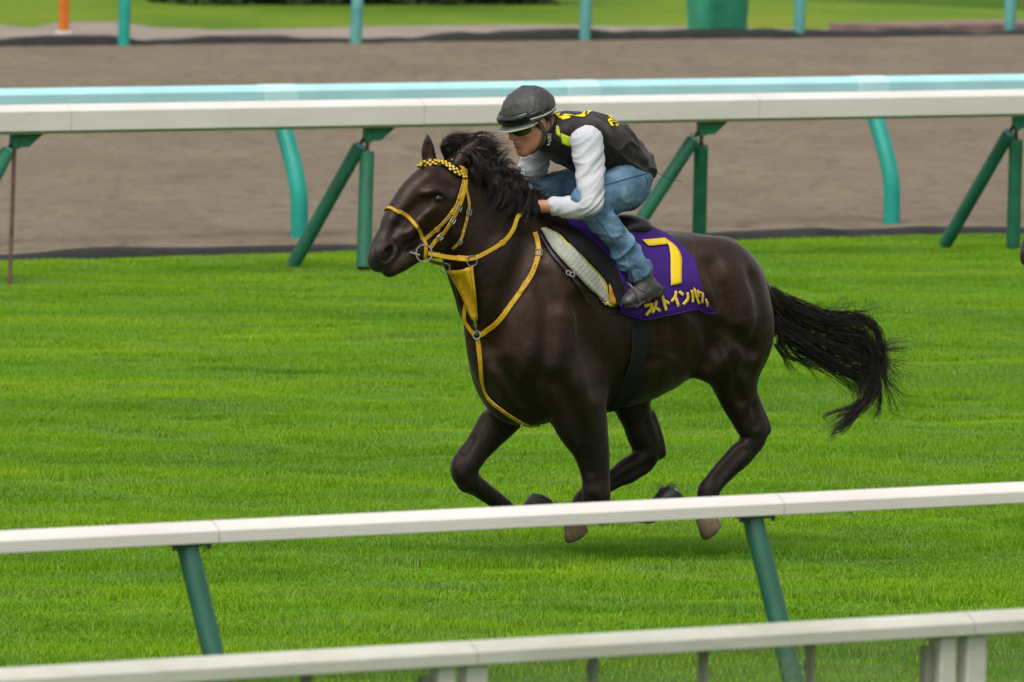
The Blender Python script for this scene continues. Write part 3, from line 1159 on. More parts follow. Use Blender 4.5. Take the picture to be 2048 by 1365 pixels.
# head
HF.tube([row(905, 385, 0, .125, .078), row(868, 400, 0, .132, .088), row(832, 425, 0, .108, .074), row(803, 455, 0, .084, .058), row(780, 482, 0, .070, .053), row(766, 500, 0, .062, .052), row(757, 512, 0, .045, .042)], .03, n=5)
for s in (1, -1):
    HF.ell(hp(899, 440, s * .052), (.105, .032, .115), .035)                # cheek
    HF.tube([row(890, 472, s * .040, .050, .024), row(845, 500, s * .032, .042, .022), row(808, 525, s * .020, .028, .020)], .03)   # jaw bone
    HF.tube([row(852, 388, s * .074, .012, .012), row(868, 382, s * .084, .014, .012), row(886, 386, s * .082, .013, .012), row(898, 396, s * .072, .010, .01)], .03)          # brow
    HF.tube([row(868, 416, s * .079, .013), row(837, 445, s * .065, .011), row(812, 467, s * .053, .009)], .018)    # facial crest
    HF.ell(hp(768, 506, s * .044), (.052, .026, .044), .03)                  # nostril rim
HF.tube([row(818, 512, 0, .038, .040), row(796, 530, 0, .036, .042), row(780, 540, 0, .032, .040)], .02)      # lower lip and chin
HF.ell(hp(758, 524, 0), (.046, .046, .044), .025, rot=-.6)                     # upper lip
HF.tube([row(848, 352, 0, .03, .05), row(815, 385, 0, .03, .045), row(780, 440, 0, .024, .036)], .04)        # nose bridge
for s in (1, -1):
    HF.ell(hp(777, 508, s * .060), (.040, .046, .026), .010, 'cut', rot=-.8)       # nostril opening
    HF.ell(hp(876, 398, s * .112), (.032, .030, .020), .014, 'cut', rot=.2)        # eye socket
    HF.tube([row(758, 545, s * .056, .0035, .008), row(784, 540, s * .056, .0035, .008), row(812, 524, s * .054, .0035, .008), row(832, 512, s * .05, .003, .008)], .008, 'cut')   # mouth
    HF.tube([row(846, 432, s * .092, .012), row(820, 452, s * .078, .010)], .03, 'cut')
# ears
HF.tube([row(915, 330, .045, .030, .024), row(927, 314, .050, .031, .020), row(943, 296, .055, .023, .014), row(959, 279, .058, .006, .005)], .02, lat=(0.5, 1, 0))
HF.tube([row(928, 300, .075, .016, .012), row(942, 291, .075, .013, .010)], .012, 'cut')
HF.tube([row(862, 332, -.045, .028, .026), row(857, 308, -.052, .033, .024), row(856, 290, -.055, .025, .018), row(855, 271, -.055, .007, .006)], .02)
HF.tube([row(857, 314, -.030, .015, .012), row(855, 292, -.036, .013, .010)], .012, 'cut')
# near fore leg: forearm, knee, folded cannon
LF = .15
HF.tube([row(1142, 770, .165, .145, .09), row(1160, 835, .16, .130, .080), row(1181, 895, LF, .086, .066), row(1191, 950, LF, .064, .055), row(1194, 990, LF, .056, .052)], .05)
HF.tube([row(1190, 985, LF, .056, .052), row(1194, 1012, LF, .055, .052), row(1205, 1030, LF, .044, .044)], .025)
HF.tube([row(1200, 1026, LF, .044, .042), row(1235, 1030, LF, .034, .034), row(1275, 1030, LF, .034, .034), row(1300, 1028, LF, .042, .042), row(1312, 1018, LF, .038, .038), row(1322, 1004, LF, .036, .040)], .02)
# far fore leg
RF = -.15
HF.tube([row(1045, 770, -.15, .12, .085), row(1010, 825, -.15, .096, .075), row(978, 868, -.15, .074, .062), row(950, 905, -.15, .058, .055), row(932, 930, -.15, .054, .055)], .045)
HF.tube([row(940, 914, RF, .052, .055), row(927, 940, RF, .056, .056), row(936, 963, RF, .048, .050)], .025)
HF.tube([row(938, 962, RF, .046, .044), row(972, 986, RF, .040, .036), row(1006, 1012, RF, .036, .035), row(1030, 1036, RF, .041, .040), row(1046, 1032, RF, .036, .036), row(1060, 1020, RF, .036, .040)], .02)
# near hind leg: thigh, gaskin, hock, cannon, pastern
LH = .145
HF.tube([row(1455, 640, .16, .18, .11), row(1462, 715, .16, .135, .10), row(1470, 765, LH, .105, .080), row(1482, 812, LH, .078, .060), row(1498, 848, LH, .058, .050)], .06)
HF.tube([row(1505, 800, LH, .030, .026), row(1525, 838, LH, .024, .022), row(1531, 858, LH, .026, .026)], .03)      # hamstring tendon to the point of hock
HF.tube([row(1498, 842, LH, .060, .048), row(1508, 868, LH, .062, .050), row(1498, 893, LH, .052, .044), row(1475, 918, LH, .042, .036)], .03)
HF.tube([row(1480, 910, LH, .054, .042), row(1450, 941, LH, .050, .040), row(1428, 966, LH, .046, .040), row(1417, 984, LH, .050, .044), row(1412, 1008, LH, .040, .040), row(1406, 1026, LH, .042, .044)], .025)
# far hind leg
RH = -.145
HF.tube([row(1350, 640, -.15, .16, .10), row(1290, 730, RH, .125, .088), row(1263, 790, RH, .096, .07), row(1272, 835, RH, .072, .056), row(1282, 870, RH, .058, .05)], .05)
HF.tube([row(1302, 830, RH, .022), row(1316, 876, RH, .024), row(1320, 906, RH, .028)], .03)
HF.tube([row(1283, 865, RH, .060, .048), row(1292, 897, RH, .064, .050), row(1284, 922, RH, .060, .048), row(1252, 944, RH, .050, .040)], .03)
HF.tube([row(1258, 940, RH, .050, .040), row(1222, 962, RH, .044, .036), row(1187, 983, RH, .042, .038), row(1170, 1000, RH, .048, .043), row(1156, 1020, RH, .040, .040), row(1146, 1034, RH, .042, .046)], .025)
# muscle lines, tendons and veins, traced on the near side and mirrored
def line_on(pix, r, depth, k, cut=True, both=True):
    rows = []
    for x, y in pix:
        q, n_ = HF.skin(EYE_L, hray(x, y))
        if q is None:
            continue
        c = q + n_ * ((r - depth) if cut else (depth - r))
        rows.append((*c, r))
    if len(rows) < 2:
        return
    HF.tube(rows, k, 'cut' if cut else 'add', 4)
    if both:
        HF.tube(mirror(rows), k, 'cut' if cut else 'add', 4)


line_on([(1425, 535), (1447, 590), (1458, 640), (1440, 690), (1415, 725)], .035, .016, .05)
line_on([(1500, 560), (1515, 620), (1508, 690), (1495, 740)], .030, .010, .05)
line_on([(1385, 600), (1410, 640), (1425, 690)], .03, .010, .05)
line_on([(1440, 655), (1475, 668), (1500, 700)], .025, .008, .04)
line_on([(912, 560), (940, 615), (968, 675), (985, 720)], .030, .014, .04)
line_on([(1052, 480), (1030, 560), (1005, 630), (990, 690)], .035, .013, .05)
line_on([(1085, 560), (1100, 640), (1090, 720), (1060, 790)], .035, .014, .05)
line_on([(1160, 610), (1180, 690), (1195, 770)], .04, .016, .06)
line_on([(1010, 740), (1040, 790), (1075, 820)], .03, .012, .05)
line_on([(1115, 760), (1145, 820), (1165, 880)], .028, .010, .04)
for q in ((1290, 655, 720), (1318, 652, 715), (1346, 650, 705)):
    line_on([(q[0], q[1]), (q[0] + 6, (q[1] + q[2]) / 2), (q[0] + 3, q[2])], .028, .005, .05)
line_on([(1120, 640), (1124, 690), (1114, 730)], .05, .012, .05, False)
line_on([(1455, 560), (1475, 600), (1480, 640)], .07, .014, .06, False)
line_on([(1486, 900), (1456, 932), (1436, 957)], .014, .004, .025, True, False)
line_on([(1300, 928), (1262, 948), (1230, 965)], .014, .004, .025, True, False)
line_on([(945, 880), (930, 905)], .012, .006, .02, True, False)
line_on([(1185, 1000), (1200, 1012)], .012, .006, .02, True, False)
line_on([(1508, 815), (1514, 838), (1512, 852)], .014, .009, .025, True, False)
line_on([(1492, 855), (1500, 875), (1492, 890)], .014, .006, .02, False, False)
line_on([(1296, 850), (1302, 875)], .012, .008, .025, True, False)
line_on([(915, 915), (912, 935), (920, 950)], .016, .006, .02, False, False)
line_on([(1168, 900), (1178, 945)], .014, .006, .03, True, False)
line_on([(1470, 770), (1482, 800)], .02, .007, .03, True, False)
line_on([(855, 425), (838, 440), (825, 462), (812, 470)], .005, .003, .012, False)
line_on([(838, 440), (845, 460), (850, 475)], .005, .0025, .012, False)
line_on([(905, 470), (915, 500), (930, 540), (955, 600)], .006, .002, .014, False)
line_on([(800, 500), (812, 490), (826, 486)], .010, .005, .02)
line_on([(848, 405), (822, 425), (798, 450)], .022, .007, .03)
line_on([(890, 372), (900, 378)], .018, .009, .025)
line_on([(842, 462), (826, 478), (812, 484)], .018, .006, .025)
line_on([(792, 455), (782, 478), (790, 490)], .012, .005, .02)
line_on([(888, 470), (900, 490), (896, 515)], .02, .006, .03)
line_on([(1438, 690), (1455, 730), (1460, 770)], .007, .003, .015, False)
line_on([(1360, 735), (1340, 715), (1300, 705), (1262, 712)], .007, .003, .015, False)
HP, HQ = HF.mesh(1)

m = Mat('dark_bay_coat', (0.02, 0.012, 0.009), 0.42, 0.36)
m.b.inputs['Specular Tint'].default_value = (1.0, .80, .66, 1)
vo = m.coord('Object')
patch = m.noise(vo, 2.6, 4, .5)
sep = m.node('ShaderNodeSeparateXYZ')
m.l.new(m._tc.outputs['Object'], sep.inputs[0])
hgt = m.remap(sep.outputs['Z'], .50, .95)
warm = m.ramp(patch, [(.34, (0.0058, 0.0030, 0.0021)), (.66, (0.0230, 0.0090, 0.0046))])
c = m.mix(hgt, (0.0032, 0.0026, 0.0024), warm)
# greyer muzzle
muz = m.remap(sep.outputs['X'], 1.00, 1.17)
c = m.mix(m.math('MULTIPLY', muz, .8), c, (0.024, 0.020, 0.019))
m.color(c)
fur = m.noise(m.coord('Object', (1.0, 1.0, .22)), 420, 2, .5)
veins = m.noise(m.coord('Object', (1, 1, .6)), 24, 3, .5, .8)
m.bump(m.math('ADD', m.math('MULTIPLY', fur, .35), m.math('MULTIPLY', veins, 1.2)), .45, .007)
m.rough(m.math('ADD', m.remap(m.noise(vo, 9, 5, .65), .3, .7, .34, .52), m.remap(sep.outputs['Z'], .55, .85, .10, 0)))
m.b.inputs['Sheen Weight'].default_value = 0.14
m.b.inputs['Sheen Roughness'].default_value = 0.4
m.b.inputs['Sheen Tint'].default_value = (.7, .6, .55, 1)
mat_coat = m.m

horse = link('horse', mesh_np('horse', HP, HQ), mat_coat, None, label='dark bay racehorse galloping with all feet off the turf, yellow bridle on its head', category='horse')
horse.matrix_world = HM
BVH = BVHTree.FromPolygons([tuple(p) for p in HP], [tuple(int(i) for i in q) for q in HQ])


def hit(px, py, lift=0.0, bvh=None):
    """where the view ray meets the horse; nearest skin point if it passes by"""
    d = hray(px, py)
    loc, nrm, i, dist = (bvh or BVH).ray_cast(EYE_L, d)
    if loc is None:
        q = hp(px, py, 0.0)
        loc, nrm, i, dist = (bvh or BVH).find_nearest(q)
    return loc + nrm * lift, nrm


# eyes
mat_eye = Mat('horse_eye', (0.006, 0.004, 0.003), 0.08, 0.6).m
for s in (1, -1):
    b = bmesh.new()
    bmesh.ops.create_uvsphere(b, u_segments=16, v_segments=10, radius=.021)
    me = bpy.data.meshes.new('eye'); b.to_mesh(me); b.free()
    me.polygons.foreach_set('use_smooth', [True] * len(me.polygons))
    e = link('eye', me, mat_eye, horse)
    e.location = hp(876, 398, s * .076)

# hooves
mat_hoof_pale = plain('pale_hoof', (0.20, 0.140, 0.085), .6, .4, .3, 30, .3, 80)
mat_hoof_dark = plain('dark_hoof', (0.022, 0.021, 0.021), .6, .4, .5, 30, .4, 80)
mat_shoe = plain('horseshoe_steel', (0.22, 0.22, 0.22), .4, .5, .3, 20, 0, 20, Metallic=.8)


def hoof(c0, axis, toe, mat, ln=.080, r0=.040, r1=.064):
    """coronet centre, direction down through the hoof, direction of the toe"""
    ax_, toe = Vector(axis).normalized(), Vector(toe).normalized()
    toe = (toe - ax_ * toe.dot(ax_)).normalized()
    sd_ = ax_.cross(toe)
    V, Fq = [], []
    n, rings = 20, [(0, .86, 0), (.06, 1.0, .0), (.55, 1.2, .010), (.97, 1.38, .020), (1.0, 1.34, .020), (1.0, 1.05, .018), (.86, .9, .014)]
    for t, s_, sh in rings:
        for k in range(n):
            a = 2 * math.pi * k / n
            x, y = math.cos(a), math.sin(a)
            if x < -.55:
                x = -.55 - (abs(x) - .55) * .25
            V.append(Vector(c0) + ax_ * (ln * t) + toe * (x * r0 * s_ * 1.08 + sh) + sd_ * (y * r0 * s_))
    for i in range(len(rings) - 1):
        for k in range(n):
            k2 = (k + 1) % n
            Fq.append((i * n + k, (i + 1) * n + k, (i + 1) * n + k2, i * n + k2))
    Fq.append(tuple(range(n)))
    Fq.append(tuple(range((len(rings) - 1) * n, len(rings) * n))[::-1])
    ob = link('hoof', mesh_from('hoof', V, Fq), mat, horse)
    # shoe: a flat ring open at the heel
    mb = MB()
    L = []
    for k in range(15):
        a = math.radians(-125 + 250 * k / 14)
        L.append(Vector(c0) + ax_ * (ln * 1.0 + .003) + toe * (math.cos(a) * r0 * 1.27 + .020) + sd_ * (math.sin(a) * r0 * 1.18))
    mb.sweep(L, [(-.009, -.004), (.009, -.004), (.009, .004), (-.009, .004)], toe)
    mb.build('shoe', mat_shoe, ob)
    return ob


def hv(p, q):
    return (Vector(q) - Vector(p))


pa_, pb_ = hp(1404, 1026, LH), hp(1428, 1050, LH)
hoof(pa_, hv(pa_, pb_), (.45, 0, -1), mat_hoof_pale)
pa_, pb_ = hp(1143, 1032, RH), hp(1160, 1062, RH)
hoof(pa_, hv(pa_, pb_), (1, 0, -.6), mat_hoof_pale)
pa_, pb_ = hp(1318, 1008, LF), hp(1345, 975, LF)
hoof(pa_, hv(pa_, pb_), (-.3, 0, -1), mat_hoof_dark)
pa_, pb_ = hp(1058, 1022, RF), hp(1078, 995, RF)
hoof(pa_, hv(pa_, pb_), (-.6, 0, -1), mat_hoof_dark)


# ---- mane, forelock and tail
mat_hair = Mat('black_hair', (0.008, 0.006, 0.0055), .36, .5)
hf = mat_hair.noise(mat_hair.coord('Object'), 14, 3)
mat_hair.color(mat_hair.ramp(hf, [(.35, (0.005, 0.004, 0.0036)), (.75, (0.024, 0.013, 0.010))]))
mat_hair = mat_hair.m


def lock(pts, n, spread, jit, r, rng, npts=14, taper=.25, tail_open=1.0, coh=0.0):
    """n hairs following a guide curve: pts (x, y, z); spread = offset at the root, growing by tail_open to the tip"""
    G = cr_spline([tuple(p) for p in pts], 6)
    tt = np.linspace(0, 1, len(G))
    s = np.linspace(0, 1, npts)
    G = np.stack([np.interp(s, tt, G[:, i]) for i in range(3)], -1)
    out, rad = [], []
    lp, lf = rng.uniform(0, 6.28, 3), rng.uniform(1.0, 2.4, 3)
    com = np.stack([np.sin(lf[k] * s * 2 + lp[k]) - np.sin(lp[k]) for k in range(3)], -1) * (jit * s ** 1.2)[:, None] * coh * 2
    for i in range(n):
        o = rng.normal(size=3) * spread
        o2 = rng.normal(size=3) * spread * tail_open
        ph = rng.uniform(0, 6.28, 3)
        fr = rng.uniform(.8, 3.0, 3)
        end = rng.uniform(.72, 1.0)
        q = np.stack([np.interp(s * end, s, G[:, k]) for k in range(3)], -1)
        wob = np.stack([np.sin(fr[k] * s * 2 + ph[k]) for k in range(3)], -1) * (jit * s ** 1.4)[:, None]
        out.append(q + o[None] * (1 - s)[:, None] + o2[None] * s[:, None] + wob * (1 - .7 * coh) + com)
        rad.append(r * (1 - (1 - taper) * s ** 2))
    return out, rad


rng = np.random.default_rng(5)
ML, MR = [], []
crest = [(905, 312), (935, 312), (965, 325), (995, 350), (1020, 378), (1045, 405), (1068, 428)]
CW = cr_spline([tuple(hp(x, y, 0)) for x, y in crest], 8)
tips = [(980, 300), (992, 298), (998, 308), (1012, 334), (1030, 360), (1044, 386), (1054, 410)]
TW = cr_spline([tuple(x) for x in tips], 8)
for i in range(len(CW)):
    u = i / (len(CW) - 1)
    for k in range(5):
        lt = rng.uniform(-.035, .05)
        q0, _, _, _ = BVH.ray_cast(Vector((CW[i][0], lt, 2.2)), Vector((0, 0, -1)))
        root_ = (q0 or Vector(CW[i])) + Vector((0, 0, -.008))
        tx, ty = TW[i] + rng.normal(size=2) * (9, 9)
        lat = rng.uniform(-.02, .11) if u > .35 else rng.uniform(-.05, .01)
        tip = hp(tx, ty + (lat * 420), lat)
        mid = (root_ + tip) / 2 + Vector((rng.uniform(-.02, .03), lat * .5, .035 + rng.uniform(-.02, .02)))
        o, r_ = lock([root_, root_ + (mid - root_) * .5 + Vector((0, 0, .02)), mid, tip], 16, .0045, .009, .0011, rng, 12, .3, 1.5, .8)
        ML += o; MR += r_
# hair lying over the near side of the neck
nt = cr_spline([(945, 345), (960, 366), (975, 388), (988, 408), (1000, 424), (1012, 434), (1022, 440)], 8)
for i in range(len(CW) - 6):
    for k in range(5):
        lt = rng.uniform(.0, .05)
        q0, _, _, _ = BVH.ray_cast(Vector((CW[i][0], lt, 2.2)), Vector((0, 0, -1)))
        if q0 is None:
            continue
        j_ = min(len(nt) - 1, int(i * len(nt) / len(CW)))
        tx, ty = nt[j_] + rng.normal(size=2) * (14, 12) + np.array((rng.uniform(0, 24), 0))
        tp, tn = hit(tx, ty, rng.uniform(.008, .03))
        md = (q0 + tp) / 2 + Vector((0, .02, .015)) + tn * rng.uniform(.0, .02)
        o, r_ = lock([q0 + Vector((0, 0, -.006)), md, tp], 14, .0045, .008, .0011, rng, 11, .3, 1.4, .8)
        ML += o; MR += r_
# long wisps that blow over the hands
for k in range(26):
    i = rng.integers(len(CW) // 3, len(CW))
    q0, _, _, _ = BVH.ray_cast(Vector((CW[i][0], .02, 2.2)), Vector((0, 0, -1)))
    r0 = q0 or Vector(CW[i])
    tip = hp(rng.uniform(1040, 1130), rng.uniform(345, 420), rng.uniform(-.02, .12))
    mid = (r0 + tip) / 2 + Vector((0, rng.uniform(0, .05), rng.uniform(-.02, .06)))
    o, r_ = lock([r0, mid, tip, tip + Vector((-.03, 0, rng.uniform(.0, .06)))], 3, .004, .012, .0010, rng, 12, .2, 2)
    ML += o; MR += r_
# forelock and poll tuft blown back between the ears
for k in range(70):
    r0 = hp(rng.uniform(892, 916), rng.uniform(300, 312), rng.uniform(-.035, .012))
    tx, ty = rng.uniform(905, 1000), rng.uniform(272, 306)
    tip = hp(tx, ty, rng.uniform(-.05, .01))
    q0, _, _, _ = BVH.ray_cast(Vector((r0.x, r0.y, 2.2)), Vector((0, 0, -1)))
    r0 = q0 or r0
    mid = hp(rng.uniform(885, 930), rng.uniform(278, 294), rng.uniform(-.04, .01))
    o, r_ = lock([r0, mid, tip], 14, .005, .008, .0011, rng, 10, .3, 1.6, .8)
    ML += o; MR += r_
vv, ff = strands(ML, MR, 3)
link('mane', mesh_np('mane', vv, ff), mat_hair, horse)

TL, TR = [], []
rng = np.random.default_rng(9)


def tl(pp, n, spread, jit, r=.0013, lat=0.0, open_=2.0, npts=20, taper=.25):
    pts = [hp(x, y, lat + (rng.uniform(-.02, .02))) for x, y in pp]
    o, q = lock(pts, n, spread, jit, r, rng, npts, taper, open_)
    TL.extend(o); TR.extend(q)


for k in range(44):     # the body of the tail: out, over the bend and down
    f_ = rng.uniform(0, 1)
    y0 = 578 + f_ * 90
    x0 = np.interp(y0, [575, 670], [1540, 1553])
    g_ = f_ + rng.uniform(-.22, .22)
    tl([(x0, y0), (1600 + rng.uniform(-8, 8), 618 + g_ * 78), (1655 + rng.uniform(-8, 8), 640 + g_ * 92), (1712 + rng.uniform(-12, 10), 644 + g_ * 120), (1752 - g_ * 30 + rng.uniform(-14, 14), 700 + g_ * 60),
        (1752 - g_ * 26 + rng.uniform(-18, 14), 760 + g_ * 30), (1735 + rng.uniform(-24, 22), 815 + rng.uniform(-28, 26))], 17, .010, .020, .00115, .0, 2.4)
for k in range(14):     # upper layer that lifts and curls over the bend
    d_ = rng.uniform(-6, 6)
    tl([(1546 + rng.uniform(0, 20), 585 + rng.uniform(0, 40)), (1625 + d_, 648 + d_), (1690 + d_, 640 + d_ * 2), (1735 + d_, 636 + rng.uniform(-4, 14)), (1757 + d_, 668 + d_), (1766 + d_, 730 + d_ * 2), (1758 + rng.uniform(-12, 14), 800 + rng.uniform(-40, 30))], 9, .005, .010, .0011, .0, 2.2, 24)
for k in range(16):     # the brush at the end, swept back to the left
    dx = rng.uniform(-8, 8)
    tl([(1660 + dx, 668 + dx), (1722 + dx, 700), (1752 + dx * .6, 750), (1738 + dx, 795), (1712 + dx, 822), (1680 + dx, 843 + rng.uniform(-18, 14)), (1652 + rng.uniform(-6, 10), 862 + rng.uniform(-12, 14))], 11, .006, .010, .0012, .0, 1.7, 24)
for k in range(10):     # curl at the brush's tip
    tl([(1740, 790), (1715, 820 + k), (1690, 842 + k * 2), (1668, 858 + k), (1664 + rng.uniform(-8, 8), 888 + rng.uniform(-16, 6))], 6, .006, .007, .0012, 0, 1.2)
for k in range(6):      # loose loop above the brush
    tl([(1722, 800), (1700 + rng.uniform(-6, 6), 815), (1662 + rng.uniform(-6, 6), 826 + rng.uniform(-3, 3)), (1648, 834 + rng.uniform(-3, 3)), (1658, 840)], 4, .004, .004, .0011, 0, 1.4)
for k in range(7):      # drop at the right of the bend
    tl([(1752, 740), (1760 + rng.uniform(-4, 4), 780), (1756 + rng.uniform(-6, 4), 820), (1748 + rng.uniform(-8, 4), 842 + rng.uniform(-4, 4))], 6, .004, .006, .0011, 0, 1.2)
for k in range(16):     # lower fringe
    x1 = rng.uniform(1640, 1725)
    tl([(1556, 660 + rng.uniform(-10, 30)), (1580 + rng.uniform(-6, 20), 705 + rng.uniform(-14, 14)), (x1 - 30, 738 + rng.uniform(-14, 10)), (x1, 770 + rng.uniform(-14, 10))], 6, .005, .010, .0011, .0, 1.8)
for k in range(9):
    tl([(1550, 690), (1566, 712), (1578 + rng.uniform(-4, 12), 735 + rng.uniform(-6, 10)), (1590 + rng.uniform(-14, 28), 755 + rng.uniform(-10, 12))], 3, .004, .008, .0010, 0, 2)
for k in range(36):     # flyaway hairs above
    x1 = rng.uniform(1600, 1760)
    tl([(1550 + rng.uniform(0, 40), 590 + rng.uniform(0, 40)), (x1 - 40, 640 + rng.uniform(-18, 12)), (x1, 618 + rng.uniform(-20, 22)), (x1 + rng.uniform(6, 30), 622 + rng.uniform(-40, 40))], 3, .004, .014, .0008, .0, 2.4, 16, .4)
for k in range(16):     # long strands streaming to the right
    y1 = rng.uniform(690, 800)
    tl([(1700, 665 + rng.uniform(-15, 25)), (1755, 690 + (y1 - 690) * .4), (1795 + rng.uniform(-8, 10), y1 - 8 + rng.uniform(-10, 10)), (1832 + rng.uniform(-26, 20), y1 + rng.uniform(-14, 14))], 4, .004, .012, .0010, .0, 2.0, 18, .3)
for k in range(44):     # flyaway hairs trailing to the right
    y1 = rng.uniform(670, 840)
    tl([(1720, 680 + rng.uniform(-10, 20)), (1762, 705 + (y1 - 700) * .3), (1788 + rng.uniform(-12, 12), y1 - 10), (1805 + rng.uniform(-30, 45), y1 + rng.uniform(-16, 40))], 2, .003, .014, .0008, .0, 2.4, 16, .4)
vv, ff = strands(TL, TR, 3)
link('tail', mesh_np('tail', vv, ff), mat_hair, horse)
# feathers at the near fore fetlock
FL, FR_ = [], []
for k in range(40):
    c0 = hp(1325 + rng.uniform(-14, 14), 990, LF + rng.uniform(-.02, .02))
    tip = hp(1322 + rng.uniform(-16, 44), 970 + rng.uniform(-6, 8), LF + rng.uniform(-.03, .03))
    o, q = lock([c0, (c0 + tip) / 2 + Vector((0, 0, .01)), tip], 2, .004, .005, .0009, rng, 6, .3, 2)
    FL += o; FR_ += q
vv, ff = strands(FL, FR_, 3)
link('fetlock_hair', mesh_np('fetlock_hair', vv, ff), mat_hair, horse)
# ================================================================== tack
YEL = (0.60, 0.36, 0.006)
mat_strap = Mat('yellow_leather', YEL, .5, .45)
f = mat_strap.noise(mat_strap.coord('Object'), 40, 5, .65)
mat_strap.color(mat_strap.ramp(f, [(.28, (0.36, 0.185, 0.006)), (.5, (0.54, 0.305, 0.005)), (.75, (0.64, 0.40, 0.008))]))
mat_strap.bump(mat_strap.noise(mat_strap.coord('Object'), 300, 3), .25, .002)
mat_strap = mat_strap.m
mat_strap_worn = plain('worn_yellow_leather', (0.40, 0.23, 0.03), .6, .4, .45, 60, .3, 300)
mat_black_strap = plain('black_leather', (0.012, 0.011, 0.010), .45, .5, .3, 40, .2, 300)
mat_steel = plain('bright_steel', (0.42, 0.42, 0.40), .28, .5, .15, 40, 0, 20, Metallic=.9)


def onskin(pix, lift=.004, n=5, bvh=None):
    """picture-traced path laid on the horse's skin: points and outward normals (horse frame)"""
    P = cr_spline([tuple(p) for p in pix], n)
    pts, nr = [], []
    for x, y in P:
        q, nn_ = hit(x, y, lift, bvh)
        pts.append(q); nr.append(nn_)
    # calm the normals
    for _ in range(2):
        nr = [(nr[max(i - 1, 0)] + nr[i] * 2 + nr[min(i + 1, len(nr) - 1)]).normalized() for i in range(len(nr))]
    return pts, nr


def ribbon(mb, pts, nr, wd, th=.0035):
    """flat strap along pts, lying against the surface whose normals are nr"""
    n = len(pts)
    V, Fq = [], []
    for i in range(n):
        t = (pts[min(i + 1, n - 1)] - pts[max(i - 1, 0)]).normalized()
        u = nr[i] - t * nr[i].dot(t)
        u.normalize()
        s_ = t.cross(u)
        w_ = wd[i] if hasattr(wd, '__len__') else wd
        for a, b in ((-.5, 0), (-.42, 1), (.42, 1), (.5, 0), (0, -.6)):
            V.append(pts[i] + s_ * (a * w_) + u * (b * th))
    for i in range(n - 1):
        for j in range(5):
            k = (j + 1) % 5
            Fq.append((i * 5 + j, i * 5 + k, (i + 1) * 5 + k, (i + 1) * 5 + j))
    Fq.append((4, 3, 2, 1, 0))
    Fq.append(tuple((n - 1) * 5 + j for j in range(5)))
    mb.add(V, Fq)
    return mb


def flip(pts, nr):
    """the same path on the horse's far side, settled on its skin"""
    P, N = [], []
    for p, q in zip(pts, nr):
        P.append(Vector((p.x, -p.y, p.z)))
        N.append(Vector((q.x, -q.y, q.z)))
    return P, N


def tack(name, label, cat):
    o = empty(name, (0, 0, 0), 0, label=label, category=cat)
    o.matrix_world = HM
    return o


def ring(mb, c, nrm, R, r, n=20, m_=6, squash=1.0, up=(0, 0, 1)):
    nrm = Vector(nrm).normalized()
    a = Vector(up).cross(nrm).normalized()
    b = nrm.cross(a)
    c = Vector(c)
    V, Fq = [], []
    for i in range(n):
        t = 2 * math.pi * i / n
        d = a * math.cos(t) * squash + b * math.sin(t)
        for j in range(m_):
            p = 2 * math.pi * j / m_
            V.append(c + d * (R + r * math.cos(p)) + nrm * (r * math.sin(p)))
    for i in range(n):
        for j in range(m_):
            i2, j2 = (i + 1) % n, (j + 1) % m_
            Fq.append((i * m_ + j, i2 * m_ + j, i2 * m_ + j2, i * m_ + j2))
    mb.add(V, Fq)
    return mb


def zc(cx_, cy_):           # enlarged head view -> photograph
    return 700 + cx_ / 3.0333, 230 + cy_ / 3.0333


def strap(name, pix, wd, mat, parent, both=True, lift=.004, th=.0035, n=5):
    pts, nr = onskin(pix, lift, n)
    o = ribbon(MB(), pts, nr, wd, th).build(name, mat, parent, True, 0, None, 50)
    if both:
        P, N = flip(pts, nr)
        ribbon(MB(), P[::-1], N[::-1], wd, th).build(name, mat, parent, True, 0, None, 50)
    return o, pts, nr


def buckle(parent, p, nrm, t, s=.016):
    t, nrm = Vector(t).normalized(), Vector(nrm).normalized()
    sd_ = t.cross(nrm)
    mb = MB()
    c = Vector(p) + nrm * .007
    q = [c + t * s + sd_ * s, c + t * s - sd_ * s, c - t * s - sd_ * s, c - t * s + sd_ * s, c + t * s + sd_ * s]
    for a, b in zip(q[:-1], q[1:]):
        mb.tube([a, b], .0022, 6)
    mb.tube([c + t * s, c - t * s], .0018, 6)
    return mb.build('buckle', mat_steel, parent)


br = tack('bridle', 'yellow leather bridle with a chequered browband on the horse in front', 'bridle')
# browband: black band set with small yellow squares in three rows
bp = [zc(*q) for q in ((418, 318), (440, 297), (500, 296), (560, 306), (620, 331), (665, 361), (697, 385))]
pts, nr = onskin(bp, .010, 7)
bb = ribbon(MB(), pts, nr, .026, .006).build('browband', mat_black_strap, br)
Lb = np.cumsum([0] + [(pts[i + 1] - pts[i]).length for i in range(len(pts) - 1)])
nc = 34
chk_me = None
for c_ in range(nc):
    for r_ in range(3):
        if (c_ + r_) % 2:
            continue
        s0 = Lb[-1] * (c_ + .5) / nc
        i = min(int(np.searchsorted(Lb, s0)), len(pts) - 1)
        i = max(i, 1)
        tt = (s0 - Lb[i - 1]) / max(Lb[i] - Lb[i - 1], 1e-6)
        p = pts[i - 1].lerp(pts[i], tt)
        u = nr[i]
        t = (pts[i] - pts[i - 1]).normalized()
        u = (u - t * u.dot(t)).normalized()
        sd_ = t.cross(u)
        if chk_me is None:
            q = MB().box((0, 0, 0), (Lb[-1] / nc * .98, 0, 0), (0, .0085, 0), (0, 0, .003))
            chk_me = mesh_from('check', q.v, q.f, False)
            chk_me.materials.append(plain('yellow_check', (.78, .50, .01), .4, .5, .05))
        o = link('check', chk_me, None, bb)
        mm = Matrix((t, sd_, u)).transposed().to_4x4()
        mm.translation = p + sd_ * ((r_ - 1) * .0088) + u * .0065
        o.matrix_local = mm
